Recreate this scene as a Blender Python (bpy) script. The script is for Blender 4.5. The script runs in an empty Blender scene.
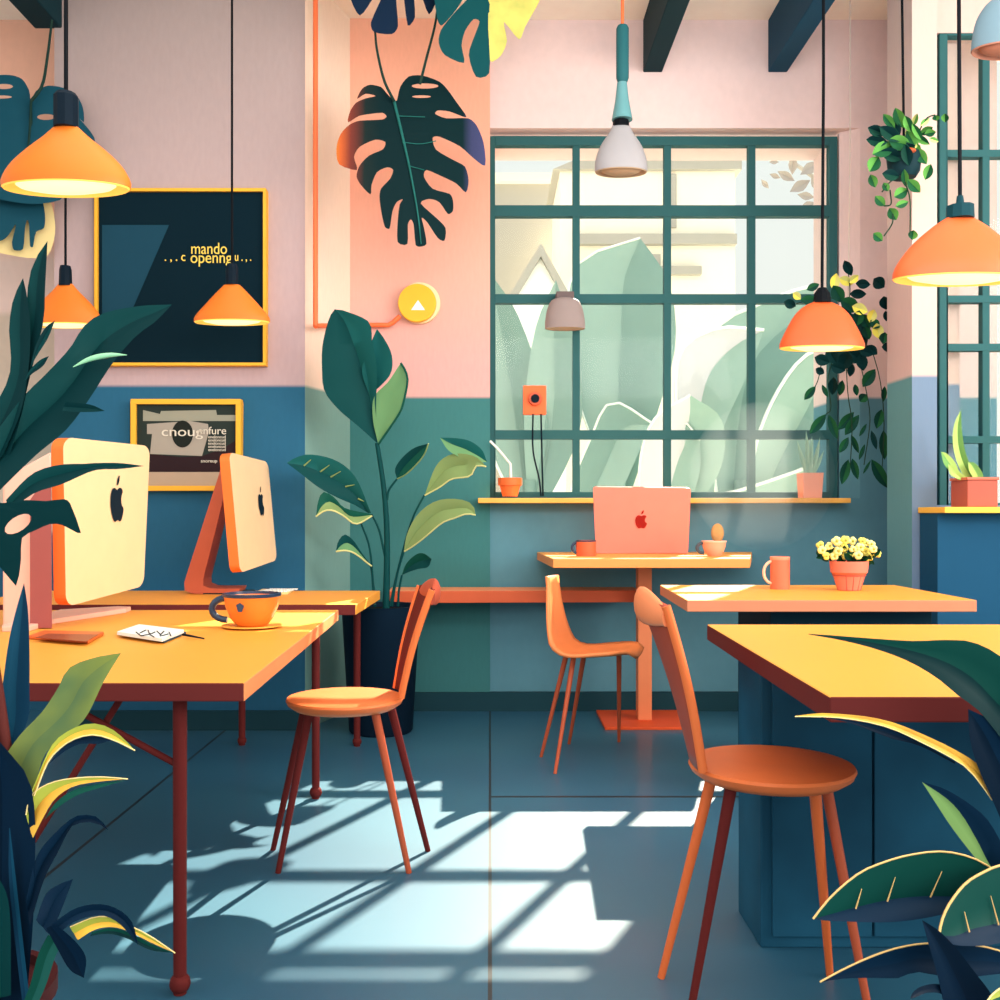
import bpy, bmesh, math, random
from mathutils import Vector, Matrix
from mathutils.geometry import tessellate_polygon
random.seed(7)
scene = bpy.context.scene
COL = scene.collection
F = 1000.0; VX, VY = 490.0, 515.0; EYE = 1.0

def P(px, py, Y):
    """point of the room at depth Y seen along the traced direction"""
    return Vector(((px-VX)*Y/F, Y, EYE-(py-VY)*Y/F))
def FLOOR(px, py):
    return P(px, py, EYE*F/(py-VY))

# ------------------------------------------------------------------ materials
def lin(c):
    def f(v):
        v = v/255.0
        return v/12.92 if v <= .04045 else ((v+.055)/1.055)**2.4
    return (f(c[0]), f(c[1]), f(c[2]), 1.0)
MATS = {}
def nd(nt, t, x=0, y=0):
    n = nt.nodes.new(t); n.location = (x, y); return n
def mat(name, rgb, rough=.6, spec=None, var=.05, scale=14.0, emit=0.0, metal=0.0, rgb2=None, sheen=0):
    if name in MATS: return MATS[name]
    if max(rgb) < 135 and not emit: rgb = tuple(v*.84 for v in rgb)
    if spec is None: spec = .25 if max(rgb) > 150 else .05
    m = bpy.data.materials.new(name); m.use_nodes = True
    nt = m.node_tree; b = nt.nodes['Principled BSDF']
    tc = nd(nt, 'ShaderNodeTexCoord', -900); no = nd(nt, 'ShaderNodeTexNoise', -700)
    no.inputs['Scale'].default_value = scale; no.inputs['Detail'].default_value = 3
    nt.links.new(tc.outputs['Object'], no.inputs['Vector'])
    r = nd(nt, 'ShaderNodeValToRGB', -500)
    c = lin(rgb)
    if rgb2:
        c0, c1 = c, lin(rgb2)
        r.color_ramp.elements[0].position = .35; r.color_ramp.elements[1].position = .65
    else:
        c0 = tuple(v*(1-var) for v in c[:3])+(1,); c1 = tuple(min(1, v*(1+var)) for v in c[:3])+(1,)
    r.color_ramp.elements[0].color = c0; r.color_ramp.elements[1].color = c1
    nt.links.new(no.outputs['Fac'], r.inputs['Fac'])
    nt.links.new(r.outputs['Color'], b.inputs['Base Color'])
    b.inputs['Roughness'].default_value = rough
    b.inputs['Specular IOR Level'].default_value = spec
    b.inputs['Metallic'].default_value = metal
    if emit:
        nt.links.new(r.outputs['Color'], b.inputs['Emission Color'])
        b.inputs['Emission Strength'].default_value = emit
    MATS[name] = m
    return m
def ramp_mat(name, axis, lo, hi, stops, rough=.6, spec=.2, const=False):
    """colour that changes along one axis of the object (paint bands, leaf tints)"""
    m = bpy.data.materials.new(name); m.use_nodes = True
    nt = m.node_tree; b = nt.nodes['Principled BSDF']
    g = nd(nt, 'ShaderNodeNewGeometry', -1100); s = nd(nt, 'ShaderNodeSeparateXYZ', -900)
    nt.links.new(g.outputs['Position'], s.inputs[0])
    mr = nd(nt, 'ShaderNodeMapRange', -700)
    mr.inputs['From Min'].default_value = lo; mr.inputs['From Max'].default_value = hi
    nt.links.new(s.outputs[axis], mr.inputs['Value'])
    r = nd(nt, 'ShaderNodeValToRGB', -500)
    if const: r.color_ramp.interpolation = 'CONSTANT'
    e = r.color_ramp.elements
    while len(e) < len(stops): e.new(.5)
    for k, (p, c) in enumerate(stops):
        e[k].position = p; e[k].color = lin(c)
    nt.links.new(mr.outputs[0], r.inputs['Fac'])
    no = nd(nt, 'ShaderNodeTexNoise', -500, -300); no.inputs['Scale'].default_value = 60
    mx = nd(nt, 'ShaderNodeMixRGB', -200); mx.blend_type = 'MULTIPLY'; mx.inputs['Fac'].default_value = .12
    nt.links.new(r.outputs['Color'], mx.inputs['Color1']); nt.links.new(no.outputs['Fac'], mx.inputs['Color2'])
    nt.links.new(mx.outputs['Color'], b.inputs['Base Color'])
    b.inputs['Roughness'].default_value = rough; b.inputs['Specular IOR Level'].default_value = spec
    return m

# ------------------------------------------------------------------ mesh builder
class MB:
    def __init__(s): s.v = []; s.f = []; s.m = []
    def add(s, vs, fs, mi=0):
        o = len(s.v); s.v += [Vector(v) for v in vs]
        for f in fs: s.f.append([i+o for i in f]); s.m.append(mi)
        return s
    def box(s, x0, x1, y0, y1, z0, z1, mi=0):
        vs = [(x, y, z) for z in (z0, z1) for y in (y0, y1) for x in (x0, x1)]
        return s.add(vs, [(0,2,3,1),(4,5,7,6),(0,1,5,4),(2,6,7,3),(0,4,6,2),(1,3,7,5)], mi)
    def prism(s, poly, vec, mi=0):
        """closed polygon of 3-D points pushed along vec"""
        n = len(poly); a = [Vector(p) for p in poly]; b = [p+Vector(vec) for p in a]
        fs = [list(range(n))[::-1], list(range(n, 2*n))]
        for i in range(n): fs.append([i, (i+1) % n, (i+1) % n+n, i+n])
        return s.add(a+b, fs, mi)
    def hexa(s, a, b, mi=0):
        """loft between two quads"""
        fs = [(3,2,1,0),(4,5,6,7)]+[(i, (i+1) % 4, (i+1) % 4+4, i+4) for i in range(4)]
        return s.add(list(a)+list(b), fs, mi)
    def tube(s, pts, r, n=10, mi=0, cap=True):
        pts = [Vector(p) for p in pts]
        rs = r if isinstance(r, (list, tuple)) else [r]*len(pts)
        vs = []; fs = []
        up = None
        for i, p in enumerate(pts):
            t = (pts[min(i+1, len(pts)-1)]-pts[max(i-1, 0)])
            t = t.normalized() if t.length > 1e-9 else Vector((0,0,1))
            if up is None:
                up = t.orthogonal().normalized()
            else:
                up = up-t*up.dot(t)
                up = up.normalized() if up.length > 1e-6 else t.orthogonal().normalized()
            w = t.cross(up)
            for k in range(n):
                a = 2*math.pi*k/n
                vs.append(p+(up*math.cos(a)+w*math.sin(a))*rs[i])
        for i in range(len(pts)-1):
            for k in range(n):
                a = i*n+k; b = i*n+(k+1) % n
                fs.append((a, b, b+n, a+n))
        if cap:
            fs.append(list(range(n))[::-1]); fs.append([(len(pts)-1)*n+k for k in range(n)])
        return s.add(vs, fs, mi)
    def lathe(s, prof, c, n=40, mi=0, sx=1, sy=1, cap0=False, cap1=False, rot=0):
        """prof: (radius, z) pairs; c: centre"""
        vs = []; fs = []
        for r, z in prof:
            for k in range(n):
                a = 2*math.pi*k/n+rot
                vs.append((c[0]+r*math.cos(a)*sx, c[1]+r*math.sin(a)*sy, c[2]+z))
        for i in range(len(prof)-1):
            for k in range(n):
                a = i*n+k; b = i*n+(k+1) % n
                fs.append((a, b, b+n, a+n))
        if cap0: fs.append(list(range(n))[::-1])
        if cap1: fs.append([(len(prof)-1)*n+k for k in range(n)])
        return s.add(vs, fs, mi)
    def ball(s, c, r, n=10, mi=0, sx=1, sy=1, sz=1):
        prof = [(r*math.sin(math.pi*i/n)+1e-5, -r*math.cos(math.pi*i/n)*sz) for i in range(n+1)]
        return s.lathe(prof, c, n+4, mi, sx, sy)
    def fill(s, loops, fn, mi=0):
        """2-D loops (first outer, the rest holes) mapped to 3-D by fn"""
        tri = tessellate_polygon([[Vector((x, y, 0)) for x, y in l] for l in loops])
        flat = [q for l in loops for q in l]
        return s.add([fn(*q) for q in flat], [tuple(t) for t in tri], mi)
    def build(s, name, mats, parent=None, smooth=None, bevel=0, solid=0, base=None):
        me = bpy.data.meshes.new(name)
        b = Vector((0,0,0))
        if parent is not None: b = Vector(parent['_b'])
        elif base is not None: b = Vector(base)
        me.from_pydata([v-b for v in s.v], [], s.f)
        if not isinstance(mats, (list, tuple)): mats = [mats]
        for m in mats: me.materials.append(m)
        me.polygons.foreach_set('material_index', s.m)
        bm = bmesh.new(); bm.from_mesh(me); bmesh.ops.remove_doubles(bm, verts=bm.verts, dist=1e-6)
        bmesh.ops.recalc_face_normals(bm, faces=bm.faces); bm.to_mesh(me); bm.free()
        if smooth is not None:
            me.polygons.foreach_set('use_smooth', [True]*len(me.polygons))
            me.set_sharp_from_angle(angle=math.radians(smooth))
        o = bpy.data.objects.new(name, me); COL.objects.link(o)
        if parent is not None:
            o.parent = parent; o['_b'] = parent['_b']
        else:
            o.location = b; o['_b'] = tuple(b)
        if solid:
            md = o.modifiers.new('thickness', 'SOLIDIFY'); md.thickness = solid; md.offset = 0
        if bevel:
            md = o.modifiers.new('soft_edges', 'BEVEL'); md.width = bevel; md.segments = 3
            md.limit_method = 'ANGLE'; md.angle_limit = math.radians(40)
        return o

def thing(name, base, label, cat, group=None):
    o = bpy.data.objects.new(name, None); COL.objects.link(o)
    o.location = base; o['_b'] = tuple(base); o.empty_display_size = .1
    o['label'] = label; o['category'] = cat
    if group: o['group'] = group
    return o
def tag(o, label, cat, group=None):
    o['label'] = label; o['category'] = cat
    if group: o['group'] = group
    return o
def struct(o):
    o['kind'] = 'structure'; return o
def plabel(o, l): o['label'] = l; return o

def cr(pts, n):
    """Catmull-Rom resampling of a polyline to n points, even in length"""
    pts = [Vector(p) for p in pts]
    if len(pts) == 2:
        return [pts[0].lerp(pts[1], i/(n-1)) for i in range(n)]
    q = [pts[0]*2-pts[1]]+pts+[pts[-1]*2-pts[-2]]
    fine = []
    for i in range(1, len(q)-2):
        p0, p1, p2, p3 = q[i-1:i+3]
        for k in range(10):
            t = k/10
            fine.append(.5*((2*p1)+(p2-p0)*t+(2*p0-5*p1+4*p2-p3)*t*t+(3*p1-p0-3*p2+p3)*t**3))
    fine.append(pts[-1])
    L = [0]
    for a, b in zip(fine, fine[1:]): L.append(L[-1]+(b-a).length)
    out = []; j = 0
    for i in range(n):
        d = L[-1]*i/(n-1)
        while j < len(L)-2 and L[j+1] < d: j += 1
        w = (d-L[j])/max(1e-9, L[j+1]-L[j])
        out.append(fine[j].lerp(fine[j+1], w))
    return out
def V2(l): return [Vector((x, y)) for x, y in l]

def leaf(name, parent, up, lo, Yt, Yb, mats, cup=.25, mid=None, rim=0, n=16, veins=0, lowrim=0, bias=.5):
    """a folded leaf: its two edges run from the tip to the base; the midrib lies deeper"""
    U = cr(V2(up), n); L = cr(V2(lo), n)
    M = cr(V2(mid), n) if mid else [a.lerp(b, bias) for a, b in zip(U, L)]
    mb = MB(); vs = []; fs = []; fm = []
    def y(i): return Yt+(Yb-Yt)*i/(n-1)
    for i in range(n):
        w = (U[i]-L[i]).length*y(i)/F
        a = P(U[i].x, U[i].y, y(i)); c = P(L[i].x, L[i].y, y(i)-.15*w)
        m = P(M[i].x, M[i].y, y(i)+cup*w)
        vs += [a, a.lerp(m, .5)+Vector((0, -.04*w, 0)), m, m.lerp(c, .5)+Vector((0, -.04*w, 0)), c]
    for i in range(n-1):
        for k in range(4):
            a = i*5+k
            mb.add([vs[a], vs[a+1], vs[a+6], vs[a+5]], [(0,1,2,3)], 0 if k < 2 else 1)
    if rim:
        mb.tube([vs[i*5] for i in range(n)], rim*Yt/F, 6, 2)
    if lowrim:
        mb.tube([vs[i*5+4] for i in range(n)], lowrim*Yt/F, 6, 2)
    for k in range(veins):
        i = int((k+1.2)*n/(veins+1.6)); i = min(max(i, 1), n-3)
        mb.tube([vs[i*5+2]+Vector((0,-.004,0)), vs[(i+1)*5+1].lerp(vs[(i+1)*5], .2)+Vector((0,-.004,0))], [.0009*Yt, .0004*Yt], 5, 2)
    return mb.build(name, mats, parent, smooth=60)
def stem(name, parent, pts, r, m, n=12):
    """pts: (px, py, Y), r in traced units"""
    q = cr([P(*p) for p in pts], n)
    Y = pts[0][2]
    rr = [(r[0]+(r[1]-r[0])*i/(n-1))*Y/F for i in range(n)] if isinstance(r, tuple) else r*Y/F
    return MB().tube(q, rr, 8).build(name, m, parent, smooth=60)

def lettering(parent, body, size, px, py, Y, m, name='lettering', width=None):
    cu = bpy.data.curves.new('letters', 'FONT'); cu.body = body; cu.size = size
    cu.align_x = 'CENTER'; cu.align_y = 'CENTER'; cu.extrude = .0012
    tmp = bpy.data.objects.new('letters', cu); COL.objects.link(tmp)
    bpy.context.view_layer.update()
    me = bpy.data.meshes.new_from_object(tmp.evaluated_get(bpy.context.evaluated_depsgraph_get()))
    bpy.data.objects.remove(tmp); bpy.data.curves.remove(cu)
    xs = [v.co.x for v in me.vertices]; sx = 1
    if width and xs: sx = width/(max(xs)-min(xs))
    c = P(px, py, Y)-Vector(parent['_b'])
    for v in me.vertices:
        v.co = Vector((c.x+v.co.x*sx, c.y-v.co.z, c.z+v.co.y))
    me.materials.clear(); me.materials.append(m)
    o = bpy.data.objects.new(name, me); COL.objects.link(o); o.parent = parent; o['_b'] = parent['_b']
    return o

# ------------------------------------------------------------------ palette
M_black = mat('black_cord', (16, 20, 26), .5)
M_navy = mat('navy_black', (18, 34, 48), .5)
M_orange = mat('orange_paint', (226, 108, 54), .5)
M_orange_l = mat('light_orange_paint', (240, 140, 92), .5)
M_redbrown = mat('red_brown_steel', (120, 44, 42), .6)
M_redbrown_l = mat('orange_brown_steel', (186, 84, 52), .5)
M_yellow = mat('yellow_table_top', (246, 164, 58), .45, .4, .03, 5)
M_yframe = mat('yellow_frame', (240, 176, 52), .5)
M_cream = mat('cream_paint', (250, 226, 180), .5)
M_edge = mat('maroon_edge', (128, 52, 50), .55)
M_white = mat('white_paper', (240, 244, 240), .6)
M_teal_frame = mat('teal_window_metal', (58, 112, 116), .5)

# ------------------------------------------------------------------ camera
cam = bpy.data.cameras.new('camera'); cam.sensor_width = 36; cam.lens = 36
cam.shift_x = .010; cam.shift_y = .015; cam.clip_start = .05; cam.clip_end = 200
co = bpy.data.objects.new('camera', cam); COL.objects.link(co)
co.location = (0, 0, EYE); co.rotation_euler = (math.radians(90), 0, 0)
scene.camera = co

# ------------------------------------------------------------------ the room
YB = 5.13; YWIN = 5.24; ZC = 3.54; ZW = 1.605
def floor_material():
    m = bpy.data.materials.new('polished_blue_floor'); m.use_nodes = True
    nt = m.node_tree; b = nt.nodes['Principled BSDF']
    g = nd(nt, 'ShaderNodeNewGeometry', -1600); s = nd(nt, 'ShaderNodeSeparateXYZ', -1400)
    nt.links.new(g.outputs['Position'], s.inputs[0])
    no = nd(nt, 'ShaderNodeTexNoise', -1200, 300); no.inputs['Scale'].default_value = 1.1; no.inputs['Detail'].default_value = 2
    nt.links.new(g.outputs['Position'], no.inputs['Vector'])
    r = nd(nt, 'ShaderNodeValToRGB', -900, 300)
    r.color_ramp.elements[0].position = .35; r.color_ramp.elements[0].color = lin((24, 88, 118))
    r.color_ramp.elements[1].position = .68; r.color_ramp.elements[1].color = lin((38, 104, 130))
    nt.links.new(no.outputs['Fac'], r.inputs['Fac'])
    def math_(op, a, b_=None, c=None):
        n = nd(nt, 'ShaderNodeMath', -800); n.operation = op
        for i, q in enumerate((a, b_, c)):
            if q is None: continue
            if isinstance(q, (int, float)): n.inputs[i].default_value = q
            else: nt.links.new(q, n.inputs[i])
        return n.outputs[0]
    X, Yc = s.outputs[0], s.outputs[1]
    l1 = math_('COMPARE', X, 0.0, .0045)
    l2 = math_('COMPARE', X, -1.23, .006)
    l3 = math_('MULTIPLY', math_('COMPARE', Yc, 3.55, .010), math_('GREATER_THAN', X, 0.0))
    ln = math_('MAXIMUM', math_('MAXIMUM', l1, l2), l3)
    mx = nd(nt, 'ShaderNodeMixRGB', -300); mx.inputs['Color2'].default_value = lin((6, 18, 28))
    nt.links.new(ln, mx.inputs['Fac']); nt.links.new(r.outputs['Color'], mx.inputs['Color1'])
    nt.links.new(mx.outputs['Color'], b.inputs['Base Color'])
    b.inputs['Roughness'].default_value = .5; b.inputs['IOR'].default_value = 1.95
    b.inputs['Coat Weight'].default_value = .2; b.inputs['Coat Roughness'].default_value = .12
    return m
struct(MB().box(-4.6, 4.2, -2.5, 5.6, -.1, 0).build('floor', floor_material()))
M_ceil = mat('cream_ceiling', (255, 246, 232), .8)
struct(MB().box(-4.6, 4.2, .2, 5.6, ZC, ZC+.1).build('ceiling', M_ceil))

# back wall, peach part (left of the window) and pink part round the window opening
PEACH = ramp_mat('peach_wall_paint', 2, 0, 4, [(0, (62, 118, 124)), (ZW/4, (232, 176, 170)), (2.1/4, (236, 176, 164)), (2.7/4, (250, 178, 154))], .8)
cr0 = PEACH.node_tree.nodes
def split_paint(name, low, z, stops, rough=.8):
    """wainscot colour below z, a soft gradient above it"""
    st = [(0, low), ((z-.004)/4, low), ((z+.004)/4, stops[0][1])]+[(q/4, c) for q, c in stops]
    return ramp_mat(name, 2, 0, 4, st, rough, .15)
W_peach = split_paint('peach_over_teal_paint', (62, 122, 124), ZW, [(1.75, (226, 172, 168)), (2.2, (240, 180, 164)), (2.75, (252, 178, 152)), (3.5, (252, 188, 162))])
W_pink = split_paint('pink_over_blue_paint', (92, 142, 158), ZW, [(1.75, (234, 208, 206)), (3.5, (238, 214, 212))])
W_mauve = split_paint('mauve_shaded_over_blue_paint', (40, 98, 130), ZW, [(1.75, (188, 164, 168)), (2.5, (186, 164, 164)), (3.5, (164, 150, 148))])  # greyer upper stops put the wall-top shading into the colour
W_return = split_paint('cream_over_sage_paint', (126, 168, 162), ZW, [(1.75, (252, 228, 210)), (3.5, (255, 238, 220))])
W_pillar = split_paint('pillar_paint', (98, 152, 160), ZW, [(1.75, (214, 184, 182)), (3.5, (206, 188, 184))])
W_pillar_f = split_paint('pillar_front_paint', (112, 134, 160), ZW, [(1.75, (222, 186, 176)), (3.5, (216, 186, 178))])
MATS.clear() if False else None
struct(MB().box(-.86, 0, YB-.015, 5.6, 0, ZC).build('wall_back_left', W_peach))
xr = 1.898; zb, zt = 1.085, 2.985
wb = MB()
wb.box(0, 2.6, YB, 5.6, 0, zb).box(0, 2.6, YB, 5.6, zt, ZC).box(xr, 2.6, YB, 5.6, zb, zt)
wb.prism([(1.898, YB, zb), (1.898, 5.6, zb), (1.812, 5.6, zb), (1.812, 5.19, zb)], (0, 0, zt-zb))
struct(wb.build('wall_back_right', W_pink))
# the protruding pier on the left with its angled return
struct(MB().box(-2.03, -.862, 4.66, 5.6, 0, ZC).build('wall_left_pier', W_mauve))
struct(MB().prism([(-.862, 4.66, 0), (-.715, YB-.012, 0), (-.715, 5.6, 0), (-.862, 5.6, 0)], (0, 0, ZC)).build('wall_pier_return', W_return))
W_far = ramp_mat('pale_alcove_paint', 2, 0, 4, [(0, (40, 98, 130)), (.9/4, (40, 98, 130)), (.92/4, (226, 206, 186)), (2.02/4, (216, 196, 178)), (2.05/4, (244, 216, 206)), (2.3/4, (246, 220, 210)), (2.42/4, (250, 190, 166)), (.95, (252, 196, 170))], .8)
struct(MB().box(-4.6, -2.03, YB, 5.6, 0, ZC).build('wall_far_left', W_far))
# free pillar and the window bay on the right
pb = MB().box(1.823, 1.931, 4.32, 4.59, 0, ZC, 0)
pil = pb.build('wall_right_pillar', [W_pillar, W_pillar_f]); struct(pil)
for p in pil.data.polygons:
    if p.normal.y < -.5: p.material_index = 1
bay = MB(); bz0, bz1 = 1.045, 3.17; bx0 = 2.01
bay.box(1.931, bx0, 4.5, 4.6, 0, ZC).box(bx0, 4.2, 4.5, 4.6, 0, bz0).box(bx0, 4.2, 4.5, 4.6, bz1, ZC).box(3.4, 4.2, 4.5, 4.6, bz0, bz1)
bay.box(2.06, 2.16, 4.6, 5.6, 0, ZC)
struct(bay.build('wall_right_bay', W_pillar_f))
M_base = mat('dark_baseboard', (38, 78, 90), .5)
struct(MB().box(-.715, 2.05, YB-.035, YB, 0, .095).build('baseboard_back', M_base))
struct(MB().box(-2.03, -.862, 4.64, 4.66, 0, .09).build('baseboard_left', M_base))

# ceiling beams
def beam(x0, x1, y1, label, m):
    o = MB().box(x0, x1, .8, y1, ZC-.27, ZC).build('ceiling_beam', m, base=((x0+x1)/2, y1, ZC-.27), bevel=.006)
    tag(o, label, 'beam', 'dark ceiling beams')
M_beam_d = mat('dark_teal_beam', (22, 58, 68), .6); M_beam_b = mat('blue_beam', (30, 82, 112), .6)
beam(.785, .883, YB, 'dark teal ceiling beam above the middle of the large window', M_beam_d)
beam(1.426, 1.524, YB, 'blue ceiling beam above the right end of the large window', M_beam_b)
beam(-2.125, -1.995, 4.67, 'dark teal ceiling beam over the left end of the mauve wall', M_beam_d)

# ------------------------------------------------------------------ windows
def glass():
    m = bpy.data.materials.new('window_glass'); m.use_nodes = True
    nt = m.node_tree; nt.nodes.remove(nt.nodes['Principled BSDF']); out = nt.nodes['Material Output']
    t = nd(nt, 'ShaderNodeBsdfTransparent'); g = nd(nt, 'ShaderNodeBsdfGlossy'); mx = nd(nt, 'ShaderNodeMixShader')
    no = nd(nt, 'ShaderNodeTexNoise'); no.inputs['Scale'].default_value = 2
    rp = nd(nt, 'ShaderNodeValToRGB'); rp.color_ramp.elements[0].color = (.93, .96, .95, 1); rp.color_ramp.elements[1].color = (.97, .99, .98, 1)
    nt.links.new(no.outputs['Fac'], rp.inputs['Fac']); nt.links.new(rp.outputs['Color'], t.inputs['Color'])
    g.inputs['Roughness'].default_value = .05; mx.inputs['Fac'].default_value = .004
    nt.links.new(t.outputs[0], mx.inputs[1]); nt.links.new(g.outputs[0], mx.inputs[2]); nt.links.new(mx.outputs[0], out.inputs[0])
    return m
M_glass = glass()
def window(name, Y, x0, x1, y0, y1, vs, hs, w, d=.05, frame=(8, 9)):
    root = bpy.data.objects.new(name, None); COL.objects.link(root); struct(root)
    c = P((x0+x1)/2, y1, Y); root.location = c; root['_b'] = tuple(c)
    def bar(a, b, c_, e, dd=d):
        q = P(a, c_, Y); r = P(b, e, Y)
        return (q.x, r.x, Y-dd/2, Y+dd/2, r.z, q.z)
    fr = MB()
    fr.box(*bar(x0, x0+frame[0], y0, y1)).box(*bar(x1-frame[0], x1, y0, y1))
    fr.box(*bar(x0+frame[0], x1-frame[0], y0, y0+frame[1])).box(*bar(x0+frame[0], x1-frame[0], y1-frame[1], y1))
    fr.build('window_frame', M_teal_frame, root, bevel=.004)
    gb = MB()
    for a in vs: gb.box(*bar(a-w/2, a+w/2, y0+frame[1], y1-frame[1], d*.8))
    for a, ww in hs: gb.box(*bar(x0+frame[0], x1-frame[0], a-ww/2, a+ww/2, d*.9))
    gb.build('glazing_bars', M_teal_frame, root)
    q = bar(x0+4, x1-4, y0+4, y1-4, .006)
    MB().box(*q).build('glass_pane', M_glass, root)
    return root
w1 = window('window_1', YWIN-.03, 487, 836, 138, 501, [576, 667, 751], [(212, 11), (299.5, 9), (435, 9)], 7)
w2 = window('window_2', 4.53, 937, 1200, 29, 512, [984, 1010, 1080, 1140], [(155, 7), (300, 7), (348, 7), (440, 7)], 7)
M_sill = mat('orange_yellow_sill', (244, 178, 84), .5)
o = MB().box(P(478, 0, 5.0).x, P(851, 0, 5.0).x, 5.0, YWIN-.06, 1.06, 1.085).build('window_ledge', M_sill, base=(.87, 5.1, 1.06), bevel=.003)
tag(o, 'long thin orange-yellow ledge under the large grid window', 'window ledge')

# ------------------------------------------------------------------ outside, daylight haze put into pale base colours
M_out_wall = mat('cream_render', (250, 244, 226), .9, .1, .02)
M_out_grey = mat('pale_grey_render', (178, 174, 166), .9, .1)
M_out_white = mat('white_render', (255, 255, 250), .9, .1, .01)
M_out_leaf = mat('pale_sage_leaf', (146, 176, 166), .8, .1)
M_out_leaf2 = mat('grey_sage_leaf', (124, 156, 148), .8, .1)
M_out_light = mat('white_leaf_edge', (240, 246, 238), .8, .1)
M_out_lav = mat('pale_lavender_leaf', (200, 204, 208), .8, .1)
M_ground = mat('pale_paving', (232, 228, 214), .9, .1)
struct(MB().box(-14, 18, 5.6, 40, -.2, -.1).build('ground', M_ground))
Yh = 14.0
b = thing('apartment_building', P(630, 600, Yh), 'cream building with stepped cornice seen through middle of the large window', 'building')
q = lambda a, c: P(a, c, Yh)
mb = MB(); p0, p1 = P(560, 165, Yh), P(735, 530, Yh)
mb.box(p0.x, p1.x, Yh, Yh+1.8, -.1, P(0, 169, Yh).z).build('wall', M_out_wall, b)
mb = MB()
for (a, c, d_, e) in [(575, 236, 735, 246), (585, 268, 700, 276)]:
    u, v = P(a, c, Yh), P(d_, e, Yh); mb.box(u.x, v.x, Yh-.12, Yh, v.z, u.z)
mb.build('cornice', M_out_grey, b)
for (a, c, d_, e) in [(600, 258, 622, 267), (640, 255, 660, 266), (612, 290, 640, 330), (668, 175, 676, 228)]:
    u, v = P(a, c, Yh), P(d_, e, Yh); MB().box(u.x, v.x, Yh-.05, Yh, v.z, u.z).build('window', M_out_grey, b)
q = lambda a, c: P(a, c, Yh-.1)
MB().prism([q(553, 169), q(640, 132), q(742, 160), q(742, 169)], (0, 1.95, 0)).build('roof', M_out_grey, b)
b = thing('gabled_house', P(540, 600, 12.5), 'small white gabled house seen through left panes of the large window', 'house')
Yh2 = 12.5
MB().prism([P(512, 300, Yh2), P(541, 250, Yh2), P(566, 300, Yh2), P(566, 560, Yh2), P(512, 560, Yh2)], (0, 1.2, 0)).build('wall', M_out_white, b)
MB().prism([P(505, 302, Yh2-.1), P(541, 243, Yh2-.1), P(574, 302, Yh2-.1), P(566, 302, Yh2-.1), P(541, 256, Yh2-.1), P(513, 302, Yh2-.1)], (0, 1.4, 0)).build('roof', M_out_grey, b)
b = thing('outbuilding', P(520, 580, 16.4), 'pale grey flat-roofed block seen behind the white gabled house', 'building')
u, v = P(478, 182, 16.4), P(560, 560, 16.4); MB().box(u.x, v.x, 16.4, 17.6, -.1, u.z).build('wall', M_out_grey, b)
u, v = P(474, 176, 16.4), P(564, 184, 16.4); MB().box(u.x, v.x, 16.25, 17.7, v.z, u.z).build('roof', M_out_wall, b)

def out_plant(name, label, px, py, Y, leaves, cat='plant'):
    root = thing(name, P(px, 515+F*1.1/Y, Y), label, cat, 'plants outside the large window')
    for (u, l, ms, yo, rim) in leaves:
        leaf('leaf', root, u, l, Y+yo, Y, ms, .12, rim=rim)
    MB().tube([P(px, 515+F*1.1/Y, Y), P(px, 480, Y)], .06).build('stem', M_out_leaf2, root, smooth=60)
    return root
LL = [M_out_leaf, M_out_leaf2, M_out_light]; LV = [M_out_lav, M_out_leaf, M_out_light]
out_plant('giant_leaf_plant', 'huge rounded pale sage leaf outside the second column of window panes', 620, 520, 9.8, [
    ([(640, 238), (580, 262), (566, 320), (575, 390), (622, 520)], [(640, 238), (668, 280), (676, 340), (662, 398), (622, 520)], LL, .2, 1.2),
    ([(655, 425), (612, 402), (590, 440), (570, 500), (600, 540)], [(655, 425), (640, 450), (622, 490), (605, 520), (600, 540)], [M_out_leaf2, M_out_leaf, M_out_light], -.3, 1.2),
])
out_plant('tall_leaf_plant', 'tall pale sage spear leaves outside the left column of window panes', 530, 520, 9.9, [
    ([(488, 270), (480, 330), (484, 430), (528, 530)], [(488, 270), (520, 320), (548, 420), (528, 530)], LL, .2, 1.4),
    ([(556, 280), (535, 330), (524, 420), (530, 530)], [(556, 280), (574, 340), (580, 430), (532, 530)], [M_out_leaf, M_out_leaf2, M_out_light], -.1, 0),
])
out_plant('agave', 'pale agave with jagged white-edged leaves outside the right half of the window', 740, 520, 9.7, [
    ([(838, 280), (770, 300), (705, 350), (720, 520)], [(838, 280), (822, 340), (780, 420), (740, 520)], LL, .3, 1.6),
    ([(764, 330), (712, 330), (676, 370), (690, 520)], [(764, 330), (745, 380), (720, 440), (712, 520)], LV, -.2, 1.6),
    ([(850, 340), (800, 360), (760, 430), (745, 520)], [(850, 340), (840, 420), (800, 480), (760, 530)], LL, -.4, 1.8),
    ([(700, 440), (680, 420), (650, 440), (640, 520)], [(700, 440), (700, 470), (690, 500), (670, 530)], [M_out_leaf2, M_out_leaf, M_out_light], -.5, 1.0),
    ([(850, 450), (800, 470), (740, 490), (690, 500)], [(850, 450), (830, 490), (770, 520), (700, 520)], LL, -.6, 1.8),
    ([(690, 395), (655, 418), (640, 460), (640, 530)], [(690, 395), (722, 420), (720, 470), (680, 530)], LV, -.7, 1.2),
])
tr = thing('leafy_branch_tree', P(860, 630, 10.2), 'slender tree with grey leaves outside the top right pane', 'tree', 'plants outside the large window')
MB().tube(cr([P(872, 630, 10.2), P(862, 350, 10.2), P(830, 200, 10.2), P(790, 160, 10.2)], 14), [.07-.004*i for i in range(14)]).build('trunk', M_out_grey, tr, smooth=60)
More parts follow.
